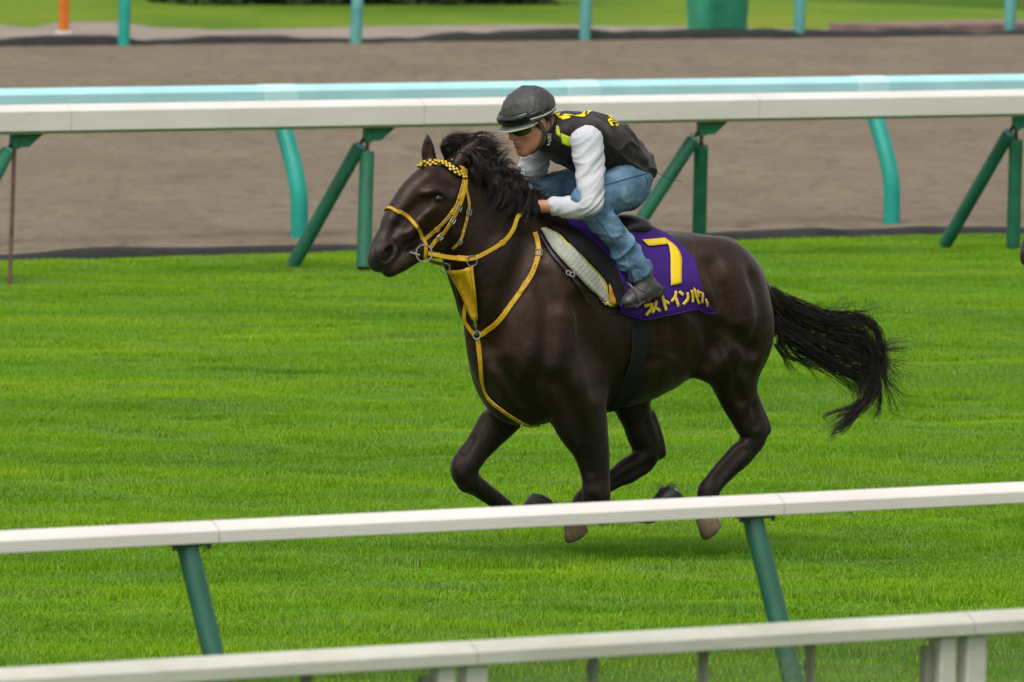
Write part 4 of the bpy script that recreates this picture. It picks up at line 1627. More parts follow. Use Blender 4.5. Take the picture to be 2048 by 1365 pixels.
# headpiece behind the ears
hpx = [Vector(p) for p in cr_spline([tuple(hit(*zc(695, 380), .006)[0]), tuple(hp(*zc(690, 330), .075)), tuple(hp(*zc(640, 285), .04)), tuple(hp(*zc(620, 270), 0)), tuple(hp(*zc(610, 285), -.04)), tuple(hp(*zc(620, 330), -.08))], 5)]
ribbon(MB(), hpx, [Vector((0, p.y * 4, 1)).normalized() for p in hpx], .022, .004).build('headpiece', mat_strap, br)
c1_, p1_, n1_ = strap('cheek_strap', [zc(*q) for q in ((690, 345), (688, 395), (668, 470), (638, 555), (575, 640), (510, 705), (455, 755))], .0165, mat_strap_worn, br, lift=.006)
c2_, p2_, n2_ = strap('cheek_strap', [zc(*q) for q in ((697, 395), (690, 450), (662, 540), (632, 605), (580, 690), (525, 752), (482, 805))], .017, mat_strap, br, lift=.009)
for k in (12, 17, 24):
    buckle(c2_, p2_[k], n2_[k], p2_[k + 1] - p2_[k], .011)
    pts_ = [p1_[k] + n1_[k] * .003 + (p1_[k + 1] - p1_[k]) * q for q in (-.6, .6)]
    ribbon(MB(), pts_, [n1_[k]] * 2, .023, .004).build('keeper', mat_strap, c1_)
c3_, p3_, n3_ = strap('throat_latch', [zc(*q) for q in ((700, 335), (696, 430), (716, 530), (712, 590), (690, 690), (665, 768), (625, 808))], .0125, mat_strap_worn, br, lift=.007)
buckle(c3_, p3_[15], n3_[15], p3_[16] - p3_[15], .011)
buckle(c3_, p3_[25], n3_[25], p3_[26] - p3_[25], .008)
nb, pn_, nn2 = strap('noseband', [zc(*q) for q in ((285, 590), (310, 592), (360, 630), (410, 690), (440, 745), (456, 790), (452, 862))], .0165, mat_strap, br, lift=.006)
# over the nose to the far side
t0, t1 = pn_[0], Vector((pn_[0].x, -pn_[0].y, pn_[0].z))
arc = [Vector(p) for p in cr_spline([tuple(t0), tuple((t0 + t1) / 2 + Vector((.01, .015, .014))), tuple((t0 + t1) / 2 + Vector((.01, -.015, .014))), tuple(t1)], 5)]
ribbon(MB(), arc, [Vector((.5, p.y * 3, 1)).normalized() for p in arc], .0165, .0035).build('noseband', mat_strap, nb)
# bit: ring each side and a mouthpiece
bc, bn_ = hit(*zc(440, 838), .012)
for s in (1, -1):
    cc_ = Vector((bc.x, s * bc.y, bc.z))
    rg = ring(MB(), cc_, (.25, s * 1.0, .1), .036, .0036).build('bit_ring', mat_steel, br)
    m0 = hit(*zc(362, 838), .004)[0]
    m1 = hit(*zc(415, 850), .012)[0]
    MB().tube([Vector((m0.x, s * m0.y, m0.z)), Vector((m1.x, s * m1.y, m1.z))], .0055, 8).build('bit_arm', mat_steel, rg)
# reins: from the bit ring, through the martingale ring, to the hands
hand = hp(1052, 420, .085)
rp = [tuple(hp(*zc(475, 840), bc.y)), tuple(hp(*zc(540, 855), bc.y + .01)), tuple(hp(*zc(625, 868), bc.y + .02)), tuple(hp(*zc(735, 874), bc.y + .035)), tuple(hp(*zc(835, 832), bc.y + .06)),
      tuple(hp(*zc(935, 768), .15)), tuple(hp(*zc(990, 695), .155)), tuple(hp(*zc(1018, 620), .14)), tuple(hand)]
RP = []
for p in cr_spline(rp, 5):
    p = Vector(p)
    dr = (p - EYE_L).normalized()
    hl, _, _, hd = BVH.ray_cast(EYE_L, dr)
    if hl is not None and hd - .015 < (p - EYE_L).length:
        p = EYE_L + dr * (hd - .015)
    RP.append(p)
for s in (1, -1):
    P = [Vector((p.x, s * p.y, p.z)) for p in RP]
    N = [Vector((0, s, .25)).normalized()] * len(P)
    o = ribbon(MB(), P, N, [.021 if i < 13 else .018 for i in range(len(P))], .004).build('rein', mat_strap_worn if s < 0 else mat_strap, br)
    if s == 1:
        ribbon(MB(), [P[11] + N[0] * .004, P[14] + N[0] * .004], [N[0]] * 2, .026, .005).build('keeper', mat_strap, o)
        ribbon(MB(), P[24:26], [N[0]] * 2, .024, .006).build('keeper', mat_strap, o)
# second strap of the bit (curb), darker
cp_ = [tuple(hp(*zc(470, 878), bc.y)), tuple(hp(*zc(530, 900), .05)), tuple(hp(*zc(600, 908), .03)), tuple(hp(*zc(640, 905), 0.0))]
P = [Vector(p) for p in cr_spline(cp_, 5)]
ribbon(MB(), P, [Vector((0, 1, .2)).normalized()] * len(P), .015, .004).build('curb_strap', plain('brown_leather', (.085, .045, .012), .55, .4, .3), br)

# ---- breastplate with the bib martingale
bs_ = tack('breastplate', 'yellow leather breastplate with a triangular bib hanging under the reins', 'harness')
cr_ = hp(*zc(772, 1335), .02)
cr_ = hit(*zc(772, 1335), .012)[0]
ring(MB(), cr_, (1, .6, .1), .017, .0035).build('chest_ring', mat_steel, bs_)
sp_, pp_, np_ = strap('shoulder_strap', [zc(*q) for q in ((790, 1338), (835, 1305), (905, 1245), (990, 1135), (1058, 1040), (1115, 935), (1142, 840), (1136, 770), (1118, 712))], .022, mat_strap, bs_, both=True, lift=.005)
buckle(sp_, pp_[30], np_[30], pp_[31] - pp_[30], .014)
tip_p = pp_[19:22]
ribbon(MB(), [p + n_ * .004 for p, n_ in zip(pp_[18:22], np_[18:22])], np_[18:22], [.027, .025, .022, .012][::-1], .004).build('strap_end', mat_strap, sp_)
for k in range(22, 30):
    MB().tube([pp_[k] + np_[k] * .003, pp_[k] + np_[k] * .0042], .0022, 8).build('hole', mat_black_strap, sp_)
sp2, _, _ = strap('shoulder_strap', [zc(*q) for q in ((755, 1336), (728, 1300), (702, 1255), (694, 1210), (700, 1165), (712, 1130))], .018, mat_strap, bs_, both=False, lift=.004)
strap('girth_strap', [(955, 676), (961, 720), (966, 765), (978, 796), (1005, 820), (1046, 846), (1080, 857)], .021, mat_strap, bs_, both=False, lift=.005)
buckle(bs_, hit(1044, 844, .008)[0], hit(1044, 844)[1], Vector((0.5, 0, -.5)), .008)
# bib: a sewn leather triangle
V, Fq = [], []
nu, nv = 9, 12
TL_, TR_, BR_, BL_ = (zc(588, 944), zc(754, 913), zc(776, 1244), zc(737, 1246))
for j in range(nv + 1):
    for i in range(nu + 1):
        u, t = i / nu, j / nv
        top = (TL_[0] + (TR_[0] - TL_[0]) * u, TL_[1] + (TR_[1] - TL_[1]) * u - 4 * math.sin(math.pi * u) * -1)
        bot = (BL_[0] + (BR_[0] - BL_[0]) * u, BL_[1] + (BR_[1] - BL_[1]) * u)
        x = top[0] * (1 - t) + bot[0] * t - 4 * math.sin(math.pi * t) * (1 - 2 * u) * -.5
        y = top[1] * (1 - t) + bot[1] * t
        p = hp(x, y, .02 + .05 * (1 - t) * (u - .2))
        dr = hray(x, y)
        hl, _, _, hd = BVH.ray_cast(EYE_L, dr)
        if hl is not None and hd - .03 < (p - EYE_L).length:
            p = EYE_L + dr * (hd - .03)
        p += Vector((0, .010 * math.sin(u * 5 + t * 4) * (1 - t), 0))
        V.append(p)
for j in range(nv):
    for i in range(nu):
        a = j * (nu + 1) + i
        Fq.append((a, a + nu + 1, a + nu + 2, a + 1))
bib = link('bib', mesh_from('bib', V, Fq), mat_strap, bs_)
sm = bib.modifiers.new('thick', 'SOLIDIFY'); sm.thickness = .005; sm.offset = 0
mat_stitch = plain('dark_stitch', (.16, .07, .004), .7, .3)
for i_ in (1, nu - 1):
    L = [V[j * (nu + 1) + i_] + Vector((.002, .0035, 0)) for j in range(1, nv + 1)]
    MB().tube(L, .0011, 5).build('stitch_line', mat_stitch, bib)
for c_, R_ in ((zc(740, 887), .022), (zc(578, 930), .020)):
    dr = hray(*c_)
    hl, _, _, hd = BVH.ray_cast(EYE_L, dr)
    c3 = hp(*c_, bc.y + (.035 if c_[0] > 920 else -.02))
    if hl is not None and hd - .02 < (c3 - EYE_L).length:
        c3 = EYE_L + dr * (hd - .02)
    ring(MB(), c3, (.3, 1, 0), R_, .003).build('martingale_ring', mat_steel, bs_)
q0, q1 = (V[nv * (nu + 1)] + V[nv * (nu + 1) + nu]) / 2, Vector(cr_)
MB().tube([q0, q0.lerp(q1, .45)], .008, 10).build('snap_hook', mat_steel, bs_)
MB().tube([q0.lerp(q1, .4), q0.lerp(q1, .98)], .0045, 8).build('snap_link', mat_steel, bs_)


# ---- cloths and pads as patches laid over the horse
def patch(cols, rows, edges, lift, wave=None, n=1):
    """Coons patch between four picture-traced edges (top, right, bottom, left), laid on the skin"""
    def ev(P, t):
        Q = cr_spline([tuple(p) for p in P], 8)
        d = np.concatenate([[0], np.cumsum(np.linalg.norm(np.diff(Q, axis=0), axis=1))])
        return np.array([np.interp(t * d[-1], d, Q[:, k]) for k in range(2)])
    T, Rr, Bm, Lf = edges
    c00, c10, c01, c11 = (np.array(T[0], float), np.array(T[-1], float), np.array(Bm[0], float), np.array(Bm[-1], float))
    pts, nrm = [], []
    for j in range(rows + 1):
        for i in range(cols + 1):
            u, t = i / cols, j / rows
            q = (1 - t) * ev(T, u) + t * ev(Bm, u) + (1 - u) * ev(Lf, t) + u * ev(Rr, t)
            q -= (1 - u) * (1 - t) * c00 + u * (1 - t) * c10 + (1 - u) * t * c01 + u * t * c11
            p, nn_ = hit(q[0], q[1])
            l_ = lift(u, t) if callable(lift) else lift
            # lift straight towards the horse's left and up so that outlines stay as traced
            pts.append(p + nn_ * l_)
            nrm.append(nn_)
    Fq = []
    for j in range(rows):
        for i in range(cols):
            a = j * (cols + 1) + i
            Fq.append((a, a + cols + 1, a + cols + 2, a + 1))
    return pts, nrm, Fq


def far_copy(name, ob, parent):
    me = ob.data.copy()
    for v in me.vertices:
        v.co.y = -v.co.y
    me.flip_normals()
    o = link(name, me, None, parent)
    for md in ob.modifiers:
        k = o.modifiers.new(md.name, md.type)
        if md.type == 'SOLIDIFY':
            k.thickness, k.offset = md.thickness, md.offset
    return o


# purple number cloth: over the back, front edge to rear edge, hem to hem
mat_purple = Mat('purple_cloth', (0.07, 0.015, 0.22), .75, .25)
f = mat_purple.noise(mat_purple.coord('Object'), 260, 3)
g_ = mat_purple.noise(mat_purple.coord('Object'), 6, 4)
mat_purple.color(mat_purple.ramp(g_, [(.3, (0.030, 0.005, 0.125)), (.7, (0.044, 0.008, 0.165))]))
mat_purple.bump(f, .35, .002)
mat_purple.b.inputs['Sheen Weight'].default_value = .1
mat_purple.b.inputs['Sheen Tint'].default_value = (.5, .3, .9, 1)
mat_purple = mat_purple.m
ZC = 1.10
nc_root = tack('number_cloth', 'purple saddle cloth with a yellow number 7 and katakana name on the running horse', 'saddle cloth')


def ang(p):
    return math.atan2(abs(p.y), p.z - ZC)


def trace(pix, lift=0):
    out = []
    for x, y in cr_spline([tuple(p) for p in pix], 6):
        p, nn_ = hit(x, y)
        out.append((ang(p), p.x))
    out.sort()
    return np.array(out)


rear_t = trace([(1336, 476), (1384, 519), (1390, 545), (1396, 572), (1410, 600), (1426, 621)])
front_t = trace([(1138, 462), (1175, 487), (1210, 512), (1243, 552), (1256, 592), (1236, 622)])
hem_t = []
for x, y in cr_spline([(1232, 624), (1285, 637), (1350, 626), (1390, 620), (1427, 622)], 8):
    p, _ = hit(x, y)
    hem_t.append((p.x, ang(p)))
hem_t.sort()
hem_t = np.array(hem_t)
NU, NT_ = 44, 64
V, Fq = [], []
grid_n = []
for j in range(NT_ + 1):
    tt = -1 + 2 * j / NT_
    for i in range(NU + 1):
        s_ = i / NU
        at_ = abs(tt)
        # iterate: position -> hem angle
        x = .1
        for _ in range(6):
            ph = at_ * np.interp(x, hem_t[:, 0], hem_t[:, 1])
            xf = np.interp(ph, front_t[:, 0], front_t[:, 1])
            xr = np.interp(ph, rear_t[:, 0], rear_t[:, 1])
            x = xf + (xr - xf) * s_
        ph = at_ * np.interp(x, hem_t[:, 0], hem_t[:, 1])
        d = Vector((0, math.sin(ph) * (1 if tt >= 0 else -1), math.cos(ph)))
        loc, nrm, _, _ = BVH.ray_cast(Vector((x, 0, ZC)) + d * .9, -d)
        if loc is None:
            loc, nrm = Vector((x, 0, ZC)) + d * .3, d
        lift = .016 + .012 * at_ ** 3 * (s_ - .3) + .006 * math.sin(x * 21 + 1.0) * at_ ** 2 + .010 * max(0, s_ - .75) * 4 * at_ ** 2
        V.append(loc + nrm * lift)
for j in range(NT_):
    for i in range(NU):
        a = j * (NU + 1) + i
        Fq.append((a, a + 1, a + NU + 2, a + NU + 1))
# calm the sheet so it drapes rather than clings
VA = np.array([tuple(v) for v in V]).reshape(NT_ + 1, NU + 1, 3)
for _ in range(6):
    W = VA.copy()
    W[1:-1, 1:-1] = .4 * VA[1:-1, 1:-1] + .15 * (VA[2:, 1:-1] + VA[:-2, 1:-1] + VA[1:-1, 2:] + VA[1:-1, :-2])
    W[1:-1, 0] = .5 * VA[1:-1, 0] + .25 * (VA[2:, 0] + VA[:-2, 0])
    W[1:-1, -1] = .5 * VA[1:-1, -1] + .25 * (VA[2:, -1] + VA[:-2, -1])
    VA = W
V = [Vector(p) for p in VA.reshape(-1, 3)]
cloth = link('cloth', mesh_from('cloth', V, Fq), mat_purple, nc_root)
sm = cloth.modifiers.new('thick', 'SOLIDIFY'); sm.thickness = .006; sm.offset = 1
BVC = BVHTree.FromPolygons([tuple(v) for v in V], Fq)
# piped hem
for jj in (0, NT_):
    L = [V[jj * (NU + 1) + i] for i in range(NU + 1)]
    MB().tube(L, .0042, 6).build('hem', mat_purple, cloth)

mat_letter = plain('yellow_felt', (.74, .52, .012), .7, .3, .06, 60, .2, 300)
mat_letter_edge = plain('pale_edge', (.80, .55, .22), .7, .3, .05)


def chit(x, y, lift):
    d = hray(x, y)
    loc, nrm, _, _ = BVC.ray_cast(EYE_L, d)
    if loc is None:
        loc, nrm, _, _ = BVC.find_nearest(hp(x, y, .28))
    if nrm.dot(d) > 0:
        nrm = -nrm
    return loc + nrm * (lift + .006), nrm


def zl(cx_, cy_):
    return 1200 + cx_ / 6.5, 450 + cy_ / 6.5


def strip(name, left, right, n=6, lift=.002, m_=3):
    """a felt piece between two traced edges, laid on the cloth with a thin raised rim"""
    A = cr_spline([zl(*p) for p in left], 1 if len(left) < 3 else n)
    B = cr_spline([zl(*p) for p in right], 1 if len(right) < 3 else n)
    k = max(len(A), len(B), 5)
    t = np.linspace(0, 1, k)
    A = np.stack([np.interp(t, np.linspace(0, 1, len(A)), A[:, q]) for q in (0, 1)], -1)
    B = np.stack([np.interp(t, np.linspace(0, 1, len(B)), B[:, q]) for q in (0, 1)], -1)
    P = []
    for a, b in zip(A, B):
        for q in range(m_ + 1):
            x, y = a + (b - a) * q / m_
            P.append(chit(x, y, lift)[0])
    return P, k, m_ + 1


def felt(pieces, name, label=None):
    mb, rim = MB(), MB()
    for left, right in pieces:
        P, k, w_ = strip(name, left, right)
        Fq = []
        for i in range(k - 1):
            for j in range(w_ - 1):
                a = i * w_ + j
                Fq.append((a, a + 1, a + w_ + 1, a + w_))
        mb.add(P, Fq)
        loop = [P[i * w_] for i in range(k)] + [P[(k - 1) * w_ + j] for j in range(1, w_)] + [P[i * w_ + w_ - 1] for i in range(k - 2, -1, -1)] + [P[j] for j in range(w_ - 2, -1, -1)]
        rim.tube(loop, .0013, 4, False)
    o = mb.build(name, mat_letter, nc_root)
    sm = o.modifiers.new('thick', 'SOLIDIFY'); sm.thickness = .003; sm.offset = 0
    rim.build('rim', mat_letter_edge, o)
    return o


felt([(((545, 210), (690, 199), (835, 187)), ((625, 285), (750, 275), (878, 262))),
      (((878, 262), (898, 320), (910, 430), (912, 600), (915, 795)), ((835, 187), (985, 305), (1050, 440), (1053, 600), (1052, 765)))], 'digit')


def stroke(P, wd):
    """thick pen stroke along P -> its two edges"""
    P = np.array(P, float)
    T = np.gradient(P, axis=0)
    T /= np.linalg.norm(T, axis=1)[:, None]
    N = np.stack([-T[:, 1], T[:, 0]], -1) * wd / 2
    return [tuple(q) for q in P + N], [tuple(q) for q in P - N]


for S_ in (
    [([(598, 985), (668, 962)], 34), ([(566, 1058), (650, 1034)], 40), ([(662, 1020), (650, 1095), (588, 1172)], 38)],
    [([(648, 968), (728, 957)], 36), ([(716, 960), (712, 1040), (672, 1145)], 36), ([(708, 1072), (772, 1122)], 34)],
    [([(792, 905), (818, 1000), (850, 1112)], 36), ([(818, 985), (888, 1026)], 36)],
    [([(978, 868), (968, 935), (920, 1000)], 34), ([(970, 935), (1014, 1062)], 34)],
    [([(1022, 872), (1072, 916)], 36), ([(1128, 882), (1130, 960), (1072, 1040)], 36)],
    [([(1182, 848), (1198, 920), (1194, 1008)], 30), ([(1222, 838), (1250, 940), (1282, 1022)], 28), ([(1212, 818), (1224, 842)], 14)],
    [([(1262, 850), (1282, 930)], 20), ([(1285, 872), (1326, 900), (1322, 1008)], 24)],
    [([(1366, 960), (1392, 1056)], 18), ([(1378, 990), (1400, 1012)], 14)],
):
    felt([stroke(p, w_ * .86) for p, w_ in S_], 'letter')

# quilted pad under the saddle
mat_quilt = Mat('quilted_grey', (0.42, 0.42, 0.36), .8, .2)
f = mat_quilt.noise(mat_quilt.coord('Object'), 25, 4)
mat_quilt.color(mat_quilt.ramp(f, [(.3, (0.27, 0.275, 0.225)), (.7, (0.40, 0.40, 0.34))]))
mat_quilt.bump(mat_quilt.noise(mat_quilt.coord('Object'), 300, 2), .3, .002)
mat_quilt = mat_quilt.m
mat_piping = plain('lime_piping', (.52, .50, .02), .6, .3, .15, 40)
pad_root = tack('saddle_pad', 'grey quilted saddle pad with yellow piping ahead of the black saddle flap', 'saddle pad')
NCp, NRp = 26, 70
padE = ([(1078, 459), (1084, 460), (1090, 461)], [(1090, 461), (1112, 470), (1133, 491), (1150, 500), (1172, 528), (1196, 552), (1209, 571), (1212, 590), (1226, 612)],
        [(1208, 606), (1216, 611), (1226, 612)], [(1078, 459), (1100, 495), (1130, 530), (1165, 567), (1208, 606)])
pts, nrm, Fq = patch(NCp, NRp, padE, .012)
cent = []
for j in range(NRp + 1):
    for i in range(NCp + 1):
        u, t = i / NCp, j / NRp
        a, b = (t * 24 + u * 2.2) % 1, (u * 2.0 + t * .5) % 1
        h_ = (1 - abs(2 * a - 1) ** 4) * (1 - abs(2 * b - 1) ** 6)
        e = min(u, 1 - u, .5) * 8
        pts[j * (NCp + 1) + i] += nrm[j * (NCp + 1) + i] * (.0042 * h_ * min(1, e) + .006 * min(1, e))
pad = link('quilted_panel', mesh_from('quilted_panel', pts, Fq), mat_quilt, pad_root)
sm = pad.modifiers.new('thick', 'SOLIDIFY'); sm.thickness = .012; sm.offset = -1
far_copy('quilted_panel', pad, pad_root)
edge = [pts[j * (NCp + 1) + NCp] for j in range(NRp + 1)] + [pts[NRp * (NCp + 1) + i] for i in range(NCp - 1, -1, -1)]
pp2 = MB().tube(edge, .0055, 8).build('piping', mat_piping, pad_root)
far_copy('piping', pp2, pad_root)

# saddle: seat, flaps, girth, stirrups
sd_root = tack('saddle', 'black racing saddle under the rider, its cantle raised behind his leg', 'saddle')
mat_saddle = plain('black_saddle_leather', (0.012, 0.011, 0.011), .42, .5, .3, 30, .25, 250)
mat_felt_black = plain('black_felt', (0.008, 0.008, 0.009), .85, .2, .25, 60, .3, 300)
SF = Field((-.34, -.22, 1.34), (.42, .22, 1.70), .006)
SF.tube([row(1120, 456, 0, .028, .06), row(1150, 458, 0, .028, .085), (.05, 0, 1.435, .026, .10), (-.07, 0, 1.430, .026, .115), (-.13, 0, 1.435, .028, .11)], .03)
SF.ell(hp(1258, 451, .02), (.090, .105, .047), .03, rot=.12)
SF.ell(hp(1125, 452, 0), (.05, .05, .04), .03)
sp3, sq3 = SF.mesh(2)
link('seat', mesh_np('seat', sp3, sq3), mat_saddle, sd_root)
flE = ([(1092, 462), (1115, 459), (1140, 462)], [(1140, 462), (1176, 492), (1206, 516), (1226, 545), (1237, 575), (1239, 597), (1229, 612)],
       [(1222, 612), (1226, 613), (1229, 612)], [(1092, 462), (1115, 472), (1140, 496), (1176, 532), (1200, 558), (1213, 580), (1222, 612)])
pts, nrm, Fq = patch(16, 40, flE, lambda u, t: .030 + .022 * u * t)
fl = link('flap', mesh_from('flap', pts, Fq), mat_felt_black, sd_root)
sm = fl.modifiers.new('thick', 'SOLIDIFY'); sm.thickness = .007; sm.offset = -1
far_copy('flap', fl, sd_root)
# purple rim that stands out beyond the flap
rmE = ([(1136, 462), (1140, 462), (1146, 462)], [(1146, 462), (1182, 486), (1216, 510), (1244, 545), (1260, 578), (1263, 600), (1236, 624)],
       [(1228, 614), (1232, 619), (1236, 624)], [(1136, 463), (1172, 491), (1203, 516), (1224, 546), (1235, 575), (1237, 596), (1228, 614)])
pts, nrm, Fq = patch(6, 44, rmE, lambda u, t: .026 + .030 * t * (1 - .4 * u))
rm_ = link('front_edge', mesh_from('front_edge', pts, Fq), mat_purple, nc_root)
sm = rm_.modifiers.new('thick', 'SOLIDIFY'); sm.thickness = .006; sm.offset = 0
far_copy('front_edge', rm_, nc_root)
# brass coloured lining corner at the pad's foot
cnE = ([(1209, 572), (1212, 574), (1215, 580)], [(1215, 580), (1222, 596), (1228, 611)], [(1212, 606), (1220, 611), (1228, 611)], [(1209, 572), (1210, 588), (1212, 606)])
pts, nrm, Fq = patch(4, 8, cnE, .034)
cn_ = link('corner_lining', mesh_from('corner_lining', pts, Fq), plain('ochre_lining', (.42, .21, .008), .7, .3, .3, 30), pad_root)
sm = cn_.modifiers.new('thick', 'SOLIDIFY'); sm.thickness = .004; sm.offset = 0
far_copy('corner_lining', cn_, pad_root)
# girth: black elastic band round the barrel
gv, gn = [], []
for k in range(41):
    ph = math.radians(62 + 118 * 2 * k / 40)
    d = Vector((0, math.sin(ph), math.cos(ph)))
    o = Vector((-.012, 0, 1.06))
    loc, nrm, _, _ = BVH.ray_cast(o + d * .9, -d)
    if loc is not None and loc.z > .60:
        gv.append(loc + nrm * .004); gn.append(nrm)
ribbon(MB(), gv, gn, .095, .006).build('girth', plain('black_girth', (.006, .006, .006), .7, .3, .3, 60), sd_root)
# stirrups: leather from the seat and an iron round each boot
mat_iron = plain('stirrup_iron', (.10, .10, .10), .4, .5, .3, 30, 0, 20, Metallic=.8)
for s in (1, -1):
    a_ = Vector((.05, s * .15, 1.46))
    b_ = hp(1262, 606, .335); b_.y *= s
    pth = [a_, Vector((.035, s * .285, 1.32)), Vector((b_.x - .01, b_.y * .93, b_.z + .09))]
    P = [Vector(p) for p in cr_spline([tuple(p) for p in pth], 6)]
    ribbon(MB(), P, [Vector((0, s, .1)).normalized()] * len(P), .02, .004).build('stirrup_leather', mat_black_strap, sd_root)
    mb = MB()
    c_ = Vector((b_.x - .01, b_.y, b_.z))
    fx, fy = Vector((.80, s * .12, -.42)).normalized(), Vector((.10, s * -.9, 0)).normalized()
    fy = Vector((0, s, 0))
    L = []
    for k in range(13):
        a2 = math.pi * k / 12
        L.append(c_ + fy * (.052 * math.cos(a2)) + Vector((.035, 0, .085)) * math.sin(a2))
    mb.tube(L, .0055, 8)
    ir = mb.build('stirrup_iron', mat_iron, sd_root)
    MB().box(c_ + Vector((0, 0, -.004)), Vector((.045, 0, -.022)), fy * .118, Vector((0, 0, .009))).build('tread', mat_iron, ir, False, .002)

# thin black strap with steel rings, in front of the pad
sk = tack('strap', 'thin black strap with two steel rings lying on the shoulder ahead of the quilted pad', 'strap')
pts, nr = onskin([(1078, 470), (1090, 492), (1112, 522), (1136, 549), (1158, 578), (1176, 602)], .012, 5)
ribbon(MB(), pts, nr, .011, .004).build('band', mat_black_strap, sk)
for q in ((1133, 548), (1141, 551)):
    p, n_ = hit(*q, .018)
    ring(MB(), p, n_, .010, .003, 14).build('ring', mat_steel, sk)
p, n_ = hit(1170, 596, .016)
q, _ = hit(1178, 604, .016)
ribbon(MB(), [p, q], [n_, n_], .016, .004).build('end_loop', mat_black_strap, sk)
# ================================================================== the rider
HE = Vector((.378, 0, 1.889))                 # between the ears
HPIT = math.radians(20)
HX, HZ = Vector((math.cos(HPIT), 0, -math.sin(HPIT))), Vector((math.sin(HPIT), 0, math.cos(HPIT)))


def hd_(x, y, z):
    return HE + HX * x + Vector((0, 1, 0)) * y + HZ * z


def hrow(x, y, z, ra, rl=None):
    p = hd_(x, y, z)
    return (p.x, p.y, p.z, ra, rl if rl is not None else ra)


SH_L = [row(1173, 283, .175, .061), row(1180, 335, .21, .051), row(1182, 380, .24, .046), row(1181, 408, .25, .042)]
FA_L = [row(1181, 410, .25, .041), row(1156, 416, .205, .040), row(1134, 415, .165, .035), row(1112, 413, .135, .030), row(1084, 413, .105, .026)]
TH_L = [row(1245, 370, .09, .095, .090), row(1216, 384, .15, .078), row(1186, 398, .20, .062), row(1170, 404, .215, .054)]
SN_L = [row(1170, 404, .215, .054), row(1200, 440, .235, .050), row(1236, 488, .265, .044), row(1268, 535, .29, .034), row(1286, 562, .297, .032)]
TORSO = [row(1236, 354, 0, .070, .12), row(1217, 320, 0, .080, .125), row(1190, 293, 0, .085, .135), row(1157, 280, 0, .080, .14), row(1130, 272, 0, .068, .115), row(1112, 264, 0, .055, .075)]


def both(fd, rows, k, n=5, grow=0.0):
    R = [(x, y, z, a + grow, b + grow) for x, y, z, a, b in rows]
    fd.tube(R, k, n=n)
    fd.tube(mirror(R), k, n=n)


def displaced(P, Q, amp, fn):
    """push a skin in and out along its normals"""
    P = np.asarray(P)
    e1 = P[Q[:, 2]] - P[Q[:, 0]]
    e2 = P[Q[:, 3]] - P[Q[:, 1]]
    fnm = np.cross(e1, e2)
    N = np.zeros_like(P)
    for i in range(4):
        np.add.at(N, Q[:, i], fnm)
    N /= np.linalg.norm(N, axis=1)[:, None] + 1e-12
    return P + N * (amp * fn(P))[:, None]


# body: one continuous figure
RB = Field((-.36, -.42, 1.02), (.56, .42, 2.05), .0042)
RB.tube(TORSO, .04)
both(RB, SH_L, .04, grow=-.012)
both(RB, FA_L[:3], .02, grow=-.010)
RB.tube(FA_L[2:], .02)
RB.tube(mirror(FA_L[2:]), .02)
both(RB, TH_L, .04, grow=-.016)
both(RB, SN_L, .02, grow=-.010)
both(RB, [row(1288, 560, .297, .024), row(1292, 582, .30, .024), row(1268, 596, .318, .020, .026)], .02)
RB.tube([row(1125, 268, 0, .062, .06), row(1102, 262, 0, .056, .054), hrow(-.005, 0, -.02, .055, .055)], .03)
RB.ell(hd_(-.012, 0, .035), (.096, .074, .080), .03, rot=-HPIT)               # skull
RB.ell(hd_(.045, 0, -.020), (.062, .062, .075), .03, rot=-HPIT)               # face
RB.tube([hrow(.070, 0, -.085, .026, .034), hrow(.082, 0, -.100, .020, .026)], .03)           # chin
for s in (1, -1):
    RB.tube([hrow(.010, s * .060, -.045, .022, .014), hrow(.045, s * .046, -.080, .020, .014), hrow(.075, s * .020, -.098, .016, .014)], .03)   # jaw
    RB.ell(hd_(.070, s * .040, -.018), (.024, .022, .020), .025)               # cheekbone
    RB.ell(hd_(.078, s * .032, .015), (.018, .018, .013), .018, 'cut')         # eye socket
    RB.ell(hd_(.073, s * .032, .013), (.014, .014, .012), .006)                # eyeball and lids
    RB.ell(hd_(-.004, s * .076, -.004), (.017, .008, .030), .006, rot=-HPIT + .2)   # ear
    RB.ell(hd_(-.001, s * .084, -.002), (.009, .005, .018), .005, 'cut', rot=-HPIT + .2)
RB.tube([hrow(.094, 0, .040, .020, .040), hrow(.088, 0, .030, .018, .046)], .02)              # brow
RB.tube([hrow(.094, 0, .018, .010, .010), hrow(.108, 0, -.008, .011, .011), hrow(.117, 0, -.024, .012, .013)], .014)    # nose
for s in (1, -1):
    RB.ell(hd_(.104, s * .012, -.029), (.011, .008, .009), .008)
RB.tube([hrow(.096, -.022, -.056, .007, .006), hrow(.106, 0, -.053, .008, .008), hrow(.096, .022, -.056, .007, .006)], .010)   # upper lip
RB.tube([hrow(.092, -.020, -.068, .007, .006), hrow(.102, 0, -.068, .009, .008), hrow(.092, .020, -.068, .007, .006)], .010)   # lower lip
RB.tube([hrow(.102, -.022, -.061, .003, .003), hrow(.112, 0, -.061, .003, .003), hrow(.102, .022, -.061, .003, .003)], .006, 'cut')


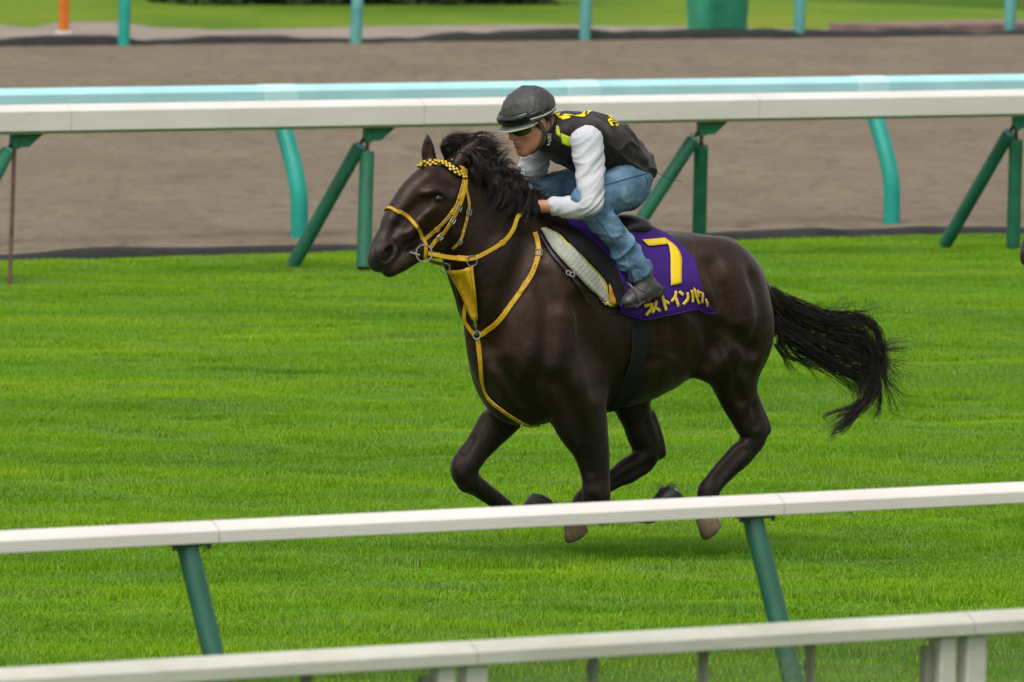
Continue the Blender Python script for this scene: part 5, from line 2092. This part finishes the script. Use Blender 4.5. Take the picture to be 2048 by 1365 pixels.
# hands: palm, four fingers curled round the rein and a thumb over it
def hand_rows(s, grow=0.0):
    w_ = hp(1082, 413, .105)
    k_ = hp(1052, 420, .075)
    W, K = Vector((w_.x, s * w_.y, w_.z)), Vector((k_.x, s * k_.y, k_.z))
    f = (K - W).normalized()
    o = Vector((0, s, 0)); o = (o - f * o.dot(f)).normalized()
    d = f.cross(o) * s
    if d.z > 0:
        d = -d
    out = [[(*W, .026 + grow, .024 + grow), (*(W + f * .035 - d * .004), .034 + grow, .022 + grow), (*K, .036 + grow, .020 + grow)]]
    for i, (ln, rr) in enumerate(((.026, .0095), (.030, .010), (.028, .0098), (.022, .0085))):
        b = K + d * (-.027 + .018 * i) - f * (.004 * abs(i - 1.3))
        p1 = b + f * (ln * .9) + o * .006
        p2 = p1 + f * .004 - o * (ln * .85) + d * .002
        p3 = p2 - f * (ln * .8) - o * .004
        out.append([(*b, rr + grow, rr + grow), (*p1, rr + grow, rr + grow), (*p2, rr * .95 + grow, rr * .95 + grow), (*p3, rr * .85 + grow, rr * .85 + grow)])
    tb = W + f * .022 - d * .026
    t1 = tb + f * .030 - d * .014 - o * .006
    t2 = t1 + f * .030 + d * .006 - o * .010
    out.append([(*tb, .013 + grow, .013 + grow), (*t1, .012 + grow, .012 + grow), (*t2, .010 + grow, .010 + grow)])
    return out


for s in (1, -1):
    for r_ in hand_rows(s):
        RB.tube(r_, .006, n=3)
P, Q = RB.mesh(1)
mat_skin = Mat('tanned_skin', (.36, .16, .09), .5, .4)
f = mat_skin.noise(mat_skin.coord('Object'), 40, 4)
f2 = mat_skin.noise(mat_skin.coord('Object'), 14, 3)
mat_skin.color(mat_skin.mix(mat_skin.remap(f2, .45, .7, 0, .5), mat_skin.ramp(f, [(.3, (.42, .19, .11)), (.7, (.54, .26, .155))]), (.52, .19, .13)))
mat_skin.b.inputs['Subsurface Weight'].default_value = .12
mat_skin.b.inputs['Subsurface Radius'].default_value = (.01, .004, .002)
mat_skin.bump(mat_skin.noise(mat_skin.coord('Object'), 400, 2), .15, .001)
mat_skin = mat_skin.m
rider = link('person', mesh_np('person', P, Q), mat_skin, None,
             label='person in black vest, white sleeves and blue jeans crouched low on the galloping horse', category='person')
rider.matrix_world = HM
mat_lip = plain('lips', (.33, .085, .065), .4, .5, .1, 60)
mb = MB()
mb.tube([Vector(cr_) for cr_ in cr_spline([tuple(hd_(.0985, -.019, -.068)), tuple(hd_(.1085, 0, -.0685)), tuple(hd_(.0985, .019, -.068))], 5)], .0052, 8, True, [.4, .7, .9, 1, 1, 1, 1, 1, .9, .7, .4])
mb.build('lower_lip', mat_lip, rider)

# hair at the nape and temple
mat_rhair = plain('dark_hair', (.012, .009, .008), .6, .4)
rng = np.random.default_rng(3)
L_h, R_h = [], []
for k in range(260):
    s = rng.choice([-1, 1])
    a, b = rng.uniform(-.075, .035), rng.uniform(.005, .035)
    q = hd_(a, s * (.072 - .02 * max(0, -a - .03) / .05), b)
    e = q + HZ * -rng.uniform(.012, .03) + HX * rng.uniform(-.008, .004) + Vector((0, s * .003, 0))
    L_h.append(np.array([q, (Vector(q) + e) / 2 + Vector((0, s * .003, 0)), e])); R_h.append(np.array([.0012, .001, .0005]))
vv, ff = strands(L_h, R_h, 3)
link('hair', mesh_np('hair', vv, ff), mat_rhair, rider)

# ---- jeans
JF = Field((-.40, -.44, 1.12), (.44, .44, 1.84), .0045)
JF.tube([row(1254, 348, 0, .082, .135), row(1240, 350, 0, .095, .155), row(1225, 335, 0, .098, .150)], .03)
for s in (1, -1):
    p = hp(1254, 368, .085)
    JF.ell((p.x, s * p.y, p.z), (.100, .095, .102), .04)
both(JF, [row(1247, 374, .09, .104, .100), row(1220, 387, .15, .094, .090), row(1190, 399, .20, .078, .074), row(1172, 404, .215, .066)], .03)
both(JF, [row(1172, 404, .215, .063), row(1205, 440, .236, .058), row(1242, 488, .266, .056), row(1270, 528, .288, .054), row(1280, 546, .294, .057)], .025)
for s in (1, -1):      # open the hem
    p, q = hp(1283, 553, .296), hp(1270, 530, .288)
    d = (p - q).normalized()
    JF.tube([(p.x - d.x * .012, s * (p.y - d.y * .012), p.z - d.z * .012, .049, .049), (p.x + d.x * .06, s * (p.y + d.y * .06), p.z + d.z * .06, .09, .09)], .004, 'cut')
P, Q = JF.mesh(1)


def jean_folds(P):
    x, y, z = P.T
    leg = np.clip((1.50 - z) / .08, 0, 1)
    a = vnoise3(x * 10 + z * 26, np.abs(y) * 12, z * 20 - x * 8, 3) - .5
    b = vnoise3(x * 40, np.abs(y) * 30, z * 70, 5) - .5
    knee = np.exp(-((z - 1.50) / .07) ** 2)
    ank = np.exp(-((z - 1.25) / .08) ** 2)
    c = vnoise3(x * 14 - z * 40, np.abs(y) * 10, z * 12 + x * 40, 7) - .5
    r_ = (1 - np.abs(2 * vnoise3(x * 8 - z * 14, np.abs(y) * 7, z * 9 + x * 13, 53) - 1)) ** 3 - .3
    return .7 * a * (.7 + .8 * leg) + .35 * b * (knee + ank) + c * (ank + .6 * knee) + .7 * r_ * (.5 + leg + ank)


P = displaced(P, Q, .0125, jean_folds)
mat_denim = Mat('blue_denim', (.10, .19, .30), .8, .2)
vd = mat_denim.coord('Object')
f = mat_denim.noise(vd, 9, 5, .6)
f2 = mat_denim.noise(mat_denim.coord('Object', (1, 1, 3)), 55, 4, .7)
cc = mat_denim.ramp(f, [(.32, (.050, .100, .165)), (.52, (.120, .215, .315)), (.70, (.26, .37, .46))])
mat_denim.color(mat_denim.mix(mat_denim.remap(f2, .4, .75, 0, .4), cc, (.06, .11, .17)))
mat_denim.bump(mat_denim.noise(vd, 420, 2), .4, .0015)
mat_denim = mat_denim.m
jeans = link('jeans', mesh_np('jeans', P, Q), mat_denim, rider)
BVJ = BVHTree.FromPolygons([tuple(p) for p in P], [tuple(int(i) for i in q) for q in Q])
mat_seam = plain('denim_seam', (.045, .085, .14), .8, .2)
for pix in ([(1206, 372), (1240, 362), (1275, 352), (1296, 346)], [(1190, 432), (1212, 462), (1236, 498), (1250, 520)], [(1290, 352), (1294, 366), (1286, 384)]):
    pts, nr = [], []
    for x, y in cr_spline(pix, 5):
        q, n_ = hit(x, y, .001, BVJ)
        pts.append(q)
    MB().tube(pts, .0022, 5).build('seam', mat_seam, jeans)
# frayed hems
for s in (1, -1):
    p, q = hp(1281, 549, .295), hp(1270, 530, .288)
    d = (p - q).normalized()
    u_ = Vector((0, 1, 0)); u_ = (u_ - d * u_.dot(d)).normalized(); v_ = d.cross(u_)
    Ls, Rs = [], []
    for k in range(90):
        a = 2 * math.pi * k / 90
        c_ = p + (u_ * math.cos(a) + v_ * math.sin(a)) * .054
        e = c_ + d * rng.uniform(.004, .013) + (u_ * math.cos(a) + v_ * math.sin(a)) * rng.uniform(-.002, .004)
        Ls.append(np.array([(c_.x, s * c_.y, c_.z), (e.x, s * e.y, e.z)])); Rs.append(np.array([.0014, .0006]))
    vv, ff = strands(Ls, Rs, 3)
    link('frayed_hem', mesh_np('frayed_hem', vv, ff), plain('denim_thread', (.22, .32, .40), .8, .2), jeans)

# ---- boots
mat_boot = Mat('grey_black_boot', (.035, .034, .033), .45, .5)
f = mat_boot.noise(mat_boot.coord('Object'), 22, 5, .65)
mat_boot.color(mat_boot.ramp(f, [(.3, (.035, .034, .032)), (.7, (.100, .096, .090))]))
mat_boot.bump(mat_boot.noise(mat_boot.coord('Object', (1, 1, 2.5)), 60, 4), .35, .004)
mat_boot = mat_boot.m
mat_sole = plain('boot_sole', (.03, .029, .027), .7, .3, .4, 40, .3, 90)
BF = Field((-.26, .18, 1.02), (.22, .44, 1.32), .004)
BF.tube([row(1278, 540, .294, .045), row(1286, 556, .296, .045), row(1294, 572, .298, .044)], .02)
BF.tube([row(1308, 578, .298, .032, .032), row(1290, 584, .304, .040, .036), row(1272, 592, .316, .037, .040), row(1262, 598, .322, .030, .038), row(1256, 602, .326, .022, .030)], .025)
P, Q = BF.mesh(1)
P = displaced(P, Q, .006, lambda P: vnoise3(P[:, 0] * 30, P[:, 1] * 20, P[:, 2] * 50, 9) - .5)
boot = link('boot', mesh_np('boot', P, Q), mat_boot, rider)
SO = Field((-.26, .18, 1.02), (.22, .44, 1.32), .004)
SO.tube([row(1316, 588, .298, .012, .031), row(1294, 596, .304, .011, .033), row(1274, 604, .316, .010, .038), row(1258, 612, .326, .009, .032)], .01)
SO.tube([row(1319, 580, .298, .018, .030), row(1311, 592, .298, .017, .031)], .008)
P2, Q2 = SO.mesh(1)
link('sole', mesh_np('sole', P2, Q2), mat_sole, boot)
BVB = BVHTree.FromPolygons([tuple(p) for p in P], [tuple(int(i) for i in q) for q in Q])
for pix in ([(1272, 556), (1271, 572), (1278, 580), (1292, 585)], [(1270, 566), (1276, 566)], [(1270, 572), (1276, 572)], [(1271, 560), (1277, 560)]):
    pts = [hit(x, y, .001, BVB)[0] for x, y in cr_spline(pix, 4)]
    MB().tube(pts, .0018, 5).build('stitching', mat_sole, boot)
bt2 = far_copy('boot', boot, rider)
for ch in list(boot.children):
    far_copy(ch.name.split('.')[0], ch, bt2)

# ---- white sleeved shirt
WF = Field((-.10, -.44, 1.36), (.50, .44, 1.98), .0045)
both(WF, SH_L, .03, grow=.010)
both(WF, FA_L[:4], .02, grow=.009)
WF.tube([row(1190, 292, 0, .088, .14), row(1157, 280, 0, .084, .145), row(1130, 272, 0, .072, .12)], .04)
P, Q = WF.mesh(1)


def sleeve_folds(P):
    x, y, z = P.T
    ya = np.abs(y)
    up = np.exp(-((z - 1.70) / .06) ** 2)
    el = np.exp(-((z - 1.53) / .07) ** 2)
    a = vnoise3(x * 14, ya * 14, z * 55 + x * 45, 11) - .5
    b = vnoise3(x * 20, ya * 20, z * 16, 13) - .5
    r_ = (1 - np.abs(2 * vnoise3(x * 11 + z * 8, ya * 10, z * 26 + x * 24, 51) - 1)) ** 3 - .3
    return .55 * a * (.35 + up + .8 * el) + .4 * b + .65 * r_ * (.3 + up + .9 * el)


P = displaced(P, Q, .0115, sleeve_folds)
mat_shirt = plain('white_jersey', (.54, .54, .575), .75, .3, .05, 12, .2, 420)
shirt = link('shirt', mesh_np('shirt', P, Q), mat_shirt, rider)
for s in (1, -1):      # cuffs
    c0, c1 = Vector(FA_L[3][:3]), Vector(FA_L[4][:3])
    d = (c1 - c0).normalized()
    c0, d = Vector((c0.x, s * c0.y, c0.z)), Vector((d.x, s * d.y, d.z))
    ring(MB(), c0 + d * .018, d, .033, .004, 24, 6, 1.0, (0, 0, 1)).build('cuff', mat_shirt, shirt)

# ---- gloves
mat_glove = plain('black_knit', (.010, .010, .011), .8, .25, .3, 60, .3, 300)
for s in (1, -1):
    y0, y1 = (.0, .22) if s > 0 else (-.22, .0)
    GF = Field((.26, y0, 1.38), (.52, y1, 1.62), .0035)
    rows_ = hand_rows(s, .003)
    rows_[0] = rows_[0][1:] if False else [rows_[0][0], rows_[0][1], rows_[0][2]]
    w0 = Vector(rows_[0][0][:3]); k0 = Vector(rows_[0][2][:3])
    rows_[0][0] = (*(w0.lerp(k0, .28)), rows_[0][0][3], rows_[0][0][4])
    for r_ in rows_:
        GF.tube(r_, .006, n=3)
    P, Q = GF.mesh(1)
    link('glove', mesh_np('glove', P, Q), mat_glove, rider)

# ---- black vest
VF = Field((-.40, -.32, 1.50), (.46, .32, 2.02), .0045)
VF.tube([row(1246, 337, 0, .078, .150), row(1240, 327, 0, .110, .170), row(1218, 307, 0, .126, .175), row(1190, 290, 0, .132, .175), row(1157, 281, 0, .126, .172), row(1130, 275, 0, .106, .145), row(1110, 274, 0, .082, .095), row(1092, 276, 0, .064, .066)], .04, n=4)
for s in (1, -1):
    p = hp(1180, 268, .15)
    VF.ell((p.x, s * p.y, p.z), (.085, .065, .055), .04)
    a, b = Vector(SH_L[0][:3]), Vector(SH_L[1][:3])
    d = (b - a).normalized()
    q = a + d * .004; r2 = a + d * .3
    VF.tube([(q.x, s * (q.y + .03), q.z - .012, .070, .070), (r2.x, s * (r2.y + .10), r2.z, .11, .11)], .012, 'cut')
VF.plane((0, 0, 1.652), (-.05, 0, -1), .012)
# clear the hem and the neck opening
VF.tube([hrow(.02, 0, -.02, .050, .050), hrow(.10, 0, -.06, .07, .07)], .012, 'cut')
P, Q = VF.mesh(1)


def vest_folds(P):
    x, y, z = P.T
    ya = np.abs(y)
    rear = np.clip((.12 - x) / .25, 0, 1)
    a = vnoise3(x * 9 + z * 16, y * 8, z * 9 - x * 12, 17) - .5
    b = vnoise3(x * 30 + z * 20, y * 16, z * 34, 19) - .5
    c = vnoise3(x * 16 - z * 22, y * 10, z * 10, 23) - .5
    hem = np.exp(-((x + .19) / .06) ** 2)
    r_ = (1 - np.abs(2 * vnoise3(x * 9 - z * 13, ya * 7, z * 8 + x * 9, 57) - 1)) ** 4 - .25
    return .5 * r_ * (.4 + rear) + .8 * a * (.4 + 1.1 * rear) + .45 * c * (rear + .2) + .5 * b * (hem + .15)


P = displaced(P, Q, .026, vest_folds)
mat_vest = Mat('black_nylon', (.022, .016, .017), .58, .35)
f = mat_vest.noise(mat_vest.coord('Object'), 12, 4)
mat_vest.color(mat_vest.ramp(f, [(.3, (.0085, .0058, .0058)), (.7, (.017, .0110, .011))]))
mat_vest.bump(mat_vest.noise(mat_vest.coord('Object', (1, 1, 1)), 45, 5, .6, .6), .4, .006)
mat_vest.b.inputs['Sheen Weight'].default_value = .08
mat_vest = mat_vest.m
vest = link('vest', mesh_np('vest', P, Q), mat_vest, rider)
BVV = BVHTree.FromPolygons([tuple(p) for p in P], [tuple(int(i) for i in q) for q in Q])
mat_neon = plain('lime_reflective', (.48, .60, .02), .5, .4, .1, 80, .2, 200)
mat_vyel = plain('yellow_print', (.80, .62, .010), .5, .4, .05, 60)


def zv(cx_, cy_):
    return 1090 + cx_ / 8.53, 200 + cy_ / 8.53


def vpatch(name, left, right, mat, k=8, w_=4, lift=.003):
    A, B = cr_spline(left, 1), cr_spline(right, 1)
    t = np.linspace(0, 1, k)
    ev = lambda M: np.stack([np.interp(t, np.linspace(0, 1, len(M)), M[:, q]) for q in (0, 1)], -1)
    A, B = ev(A), ev(B)
    V, Fq = [], []
    for a, b in zip(A, B):
        for q in range(w_ + 1):
            x, y = a + (b - a) * q / w_
            V.append(hit(*zv(x, y), lift, BVV)[0])
    for i in range(k - 1):
        for j in range(w_):
            a = i * (w_ + 1) + j
            Fq.append((a, a + 1, a + w_ + 2, a + w_ + 1))
    o = link(name, mesh_from(name, V, Fq), mat, vest)
    sm = o.modifiers.new('thick', 'SOLIDIFY'); sm.thickness = .002; sm.offset = 0
    return o


vpatch('stripe', [(192, 446), (190, 520), (192, 585)], [(236, 452), (250, 520), (264, 640)], mat_neon)
vpatch('stripe', [(262, 570), (275, 650), (295, 745)], [(480, 650), (455, 720), (428, 800)], mat_neon)
for L, R_ in (([(140, 240), (180, 262), (208, 288)], [(262, 236), (250, 262), (212, 290)]),
              ([(212, 292), (255, 320), (300, 346)], [(330, 282), (440, 290), (425, 322)]),
              ([(300, 262), (340, 250)], [(318, 288), (500, 268)]),
              ([(480, 282), (560, 292), (670, 302)], [(600, 262), (660, 262), (705, 262)]),
              ([(612, 258), (650, 225), (684, 192)], [(640, 262), (670, 250), (690, 240)]),
              ([(716, 262), (730, 195), (800, 170)], [(722, 262), (770, 212), (895, 190)])):
    vpatch('print', L, R_, mat_vyel)
for st_ in ([(1078, 290), (1112, 284), (1134, 300), (1112, 346), (1092, 372), (1082, 348), (1106, 328)], [(1128, 300), (1176, 308), (1206, 334), (1150, 346), (1112, 362)],
            [(1092, 372), (1130, 432), (1160, 446), (1132, 396), (1176, 376), (1222, 392), (1240, 428), (1216, 446), (1206, 420)]):
    pts = [hit(*zv(x, y), .002, BVV)[0] for x, y in cr_spline(st_, 5)]
    MB().tube(pts, .0030, 6).build('emblem', mat_vyel, vest)
# zip line, toggle cord and the loose drawstring behind
mat_cord = plain('black_cord', (.012, .012, .012), .6, .4)
pts = [hit(x, y, .002, BVV)[0] for x, y in cr_spline([(1100, 304), (1118, 318), (1132, 336), (1142, 346)], 5)]
MB().tube(pts, .0022, 6).build('zip', plain('grey_zip', (.06, .06, .06), .4, .5), vest)
pts = [hit(x, y, .004, BVV)[0] for x, y in cr_spline([(1215, 328), (1232, 320), (1244, 328), (1252, 342)], 5)]
MB().tube(pts, .0018, 6).build('cord', mat_cord, vest)
c0 = hit(1296, 338, .0, BVV)[0]
MB().tube([Vector(q) for q in cr_spline([tuple(c0), tuple(hp(1318, 348, c0.y)), tuple(hp(1338, 358, c0.y)), tuple(hp(1364, 364, c0.y))], 5)], .0015, 6).build('cord', mat_cord, vest)
# stand collar
cn = Vector(hp(1100, 262, 0))
ring(MB(), cn, (.85, 0, .35), .058, .010, 28, 8, 1.0, (0, 1, 0)).build('collar', mat_vest, vest)

# ---- helmet: cloth covered shell, peak, goggles pushed up on its front, straps
mat_helm = Mat('black_silk_cover', (.030, .029, .028), .48, .5)
f = mat_helm.noise(mat_helm.coord('Object'), 10, 4)
mat_helm.color(mat_helm.ramp(f, [(.3, (.030, .029, .027)), (.7, (.066, .063, .059))]))
mat_helm.bump(mat_helm.noise(mat_helm.coord('Object', (1, 1, .5)), 34, 4, .55, 1.5), .9, .008)
mat_helm = mat_helm.m
mat_peak = plain('grey_peak', (.10, .105, .10), .45, .5, .15, 30)
mat_gloss = plain('glossy_black', (.006, .006, .006), .12, .6)
mat_pipe = plain('pale_piping', (.42, .43, .36), .6, .3)
KF = Field((.14, -.16, 1.80), (.56, .16, 2.08), .004)
kc = hd_(.004, 0, .054)
KF.ell(kc, (.120, .104, .088), .02, rot=-HPIT)
KF.ell(hd_(-.012, 0, .066), (.100, .096, .088), .03, rot=-HPIT)
KF.plane(hd_(0, 0, .022), -HZ * 1.0 + HX * .0, .014)
KF.ell(hd_(0, 0, .018), (.092, .080, .050), .01, 'cut', rot=-HPIT)
P, Q = KF.mesh(1)


def helm_folds(P):
    x, y, z = P.T
    a = vnoise3(x * 26, y * 12, z * 22, 27) - .5
    b = np.clip(vnoise3(x * 60, y * 14, z * 26, 29) - .66, 0, 1) * 3
    r_ = 1 - np.abs(2 * vnoise3(x * 24 + z * 14, y * 10, z * 20 - x * 10, 41) - 1)
    return a * .8 + b * np.clip((z - 1.94) / .04, 0, 1) + 1.2 * r_ ** 4


P = displaced(P, Q, .0034, helm_folds)
helmet = link('helmet', mesh_np('helmet', P, Q), mat_helm, rider)


def helm_pt(a, z, g=0.0):
    """on the shell at angle a (0 = front) and height z in the head's frame"""
    k = math.sqrt(max(0, 1 - ((z - .054) / .090) ** 2))
    return hd_(.004 + (.120 * k + g) * math.cos(a), (.104 * k + g) * math.sin(a), z)


# peak
V, Fq = [], []
na = 24
for j in range(5):
    for i in range(na + 1):
        a = math.radians(-74 + 148 * i / na)
        out_ = (.042 * math.cos(a * .98) ** .8 if abs(a) < 1.55 else 0) * j / 4
        b_ = helm_pt(a, .028, -.002)
        V.append(b_ + HX * out_ * math.cos(a * .5) + Vector((0, math.sin(a) * out_ * .25, 0)) - HZ * (.011 * j / 4 + .006 * (j / 4) * abs(math.sin(a))))
for j in range(4):
    for i in range(na):
        a = j * (na + 1) + i
        Fq.append((a, a + 1, a + na + 2, a + na + 1))
pk = link('peak', mesh_from('peak', V, Fq), mat_peak, helmet)
sm = pk.modifiers.new('thick', 'SOLIDIFY'); sm.thickness = .005; sm.offset = 0
MB().tube(V[-(na + 1):], .0032, 6).build('peak_edge', mat_pipe, pk)
# band of the cover with its pale piping
L = [helm_pt(math.radians(a), .027 + .004 * abs(math.sin(math.radians(a))), .003) for a in range(-180, 181, 10)]
MB().tube(L, .006, 8).build('rim', mat_helm, helmet)
for s in (1, -1):
    L = [helm_pt(s * math.radians(a), .042 - .010 * math.sin(math.radians((a - 58) * 1.4)) + .006 * (a - 58) / 110, .005) for a in range(62, 172, 6)]
    MB().tube(L, .0034, 6).build('piping', mat_pipe, helmet)
# goggles on the front
V, Fq = [], []
ng_ = 30
for j in range(7):
    for i in range(ng_ + 1):
        a = math.radians(-62 + 124 * i / ng_)
        zz = .034 + .042 * j / 6
        if abs(a) < .16:
            zz += .010 * (1 - abs(a) / .16) * (1 - j / 6)
        g = .006 + .012 * math.sin(math.pi * j / 6) ** .6 * (1 - (abs(a) / 1.2) ** 4)
        V.append(helm_pt(a, zz, g))
for j in range(6):
    for i in range(ng_):
        a = j * (ng_ + 1) + i
        Fq.append((a, a + 1, a + ng_ + 2, a + ng_ + 1))
gg = link('goggles', mesh_from('goggles', V, Fq), mat_gloss, helmet)
sm = gg.modifiers.new('thick', 'SOLIDIFY'); sm.thickness = .006; sm.offset = 0
ribs = [[helm_pt(math.radians(a), .056 + dz, .004) for a in list(range(60, 301, 8))] for dz in (-.008, 0, .008)]
V, Fq = [], []
for r_ in ribs:
    V += r_
n_ = len(ribs[0])
for j in range(2):
    for i in range(n_ - 1):
        Fq.append((j * n_ + i, j * n_ + i + 1, (j + 1) * n_ + i + 1, (j + 1) * n_ + i))
gs_ = link('goggle_strap', mesh_from('goggle_strap', V, Fq), mat_black_strap, helmet)
sm = gs_.modifiers.new('thick', 'SOLIDIFY'); sm.thickness = .003; sm.offset = 0
# chin strap with the small pale lettering on it
mat_web = plain('olive_webbing', (.055, .060, .042), .7, .3, .2, 90, .3, 300)
for s in (1, -1):
    A = [hd_(*q) for q in ((.022, s * .083, .026), (.010, s * .084, -.010), (.004, s * .082, -.045), (.022, s * .070, -.085), (.052, s * .030, -.112), (.062, 0, -.118))]
    A = [Vector(q) for q in cr_spline([tuple(q) for q in A], 5)]
    ribbon(MB(), A, [Vector((0, s, -.1)).normalized()] * 18 + [Vector((.1, s * .5, -1)).normalized()] * (len(A) - 18), .019, .003).build('chin_strap', mat_web, helmet)
    B_ = [Vector(q) for q in cr_spline([tuple(hd_(*q)) for q in ((-.030, s * .082, .030), (-.040, s * .086, -.010), (-.024, s * .086, -.036), (.002, s * .085, -.040))], 5)]
    MB().tube(B_, .0042, 8).build('back_strap', mat_web, helmet)
    if s == 1:
        def zh(cx_, cy_):
            return 990 + cx_ / 8.03, 160 + cy_ / 8.03
        yl = .087
        for let in ([(855, 1000), (885, 990), (900, 970), (880, 960), (852, 965)], [(850, 945), (858, 915), (890, 912), (902, 935), (880, 945), (876, 930)], [(850, 895), (855, 868), (876, 878), (884, 898), (902, 880), (894, 862)],
                    [(840, 1050), (868, 1040), (880, 1020)]):
            pts = [hp(*zh(x, y), yl) for x, y in let]
            MB().tube(pts, .0016, 5).build('letter', plain('pale_print', (.55, .55, .48), .6, .3), helmet)

# ---- sunglasses
mat_lens = plain('olive_lens', (.045, .050, .004), .12, .6, .3, 10)
mat_frame = plain('white_frame', (.62, .64, .46), .35, .5)
sg = empty('sunglasses', (0, 0, 0)); sg.parent = rider


def face_pt(a, z, g=0.0):
    return hd_(.012 + (.089 + g) * math.cos(a), (.077 + g) * math.sin(a), z)


for s in (1, -1):
    V, Fq = [], []
    for j in range(5):
        for i in range(11):
            a = s * math.radians(7 + 56 * i / 10)
            lo = -.020 + .014 * (1 - math.sin(math.pi * (i + .6) / 11.2))
            V.append(face_pt(a, lo - .004 + (.014 - lo) * j / 4, .011))
    for j in range(4):
        for i in range(10):
            a = j * 11 + i
            Fq.append((a, a + 1, a + 12, a + 11))
    ln_ = link('lens', mesh_from('lens', V, Fq), mat_lens, sg)
    sm = ln_.modifiers.new('thick', 'SOLIDIFY'); sm.thickness = .002; sm.offset = 0
    top = [face_pt(s * math.radians(a), .011, .013) for a in range(0, 66, 6)] + [hd_(.03, s * .083, .012), hd_(-.005, s * .081, .008)]
    MB().tube(top, .0042, 6).build('frame', mat_frame, sg)
MB().tube([hd_(.110, -.010, .002), hd_(.114, 0, .008), hd_(.110, .010, .002)], .0024, 6).build('bridge', mat_frame, sg)

# ================================================================== the following horse: only its muzzle reaches the view
nose = HM @ hp(738, 500, 0)
lo, hi = 1.0, 8.0
for _ in range(50):
    mid = (lo + hi) / 2
    d = nose + AX * mid - CAM_P
    x = 1024 + F_PX * d.dot(CAM_R) / d.dot(FW)
    if x < 2044:
        lo = mid
    else:
        hi = mid
h2 = copy_tree(horse)
h2.matrix_world = Matrix.Translation(AX * mid + Vector((0, 0, -.065))) @ HM
h2['label'] = 'second dark horse following, only its muzzle showing at the right edge'
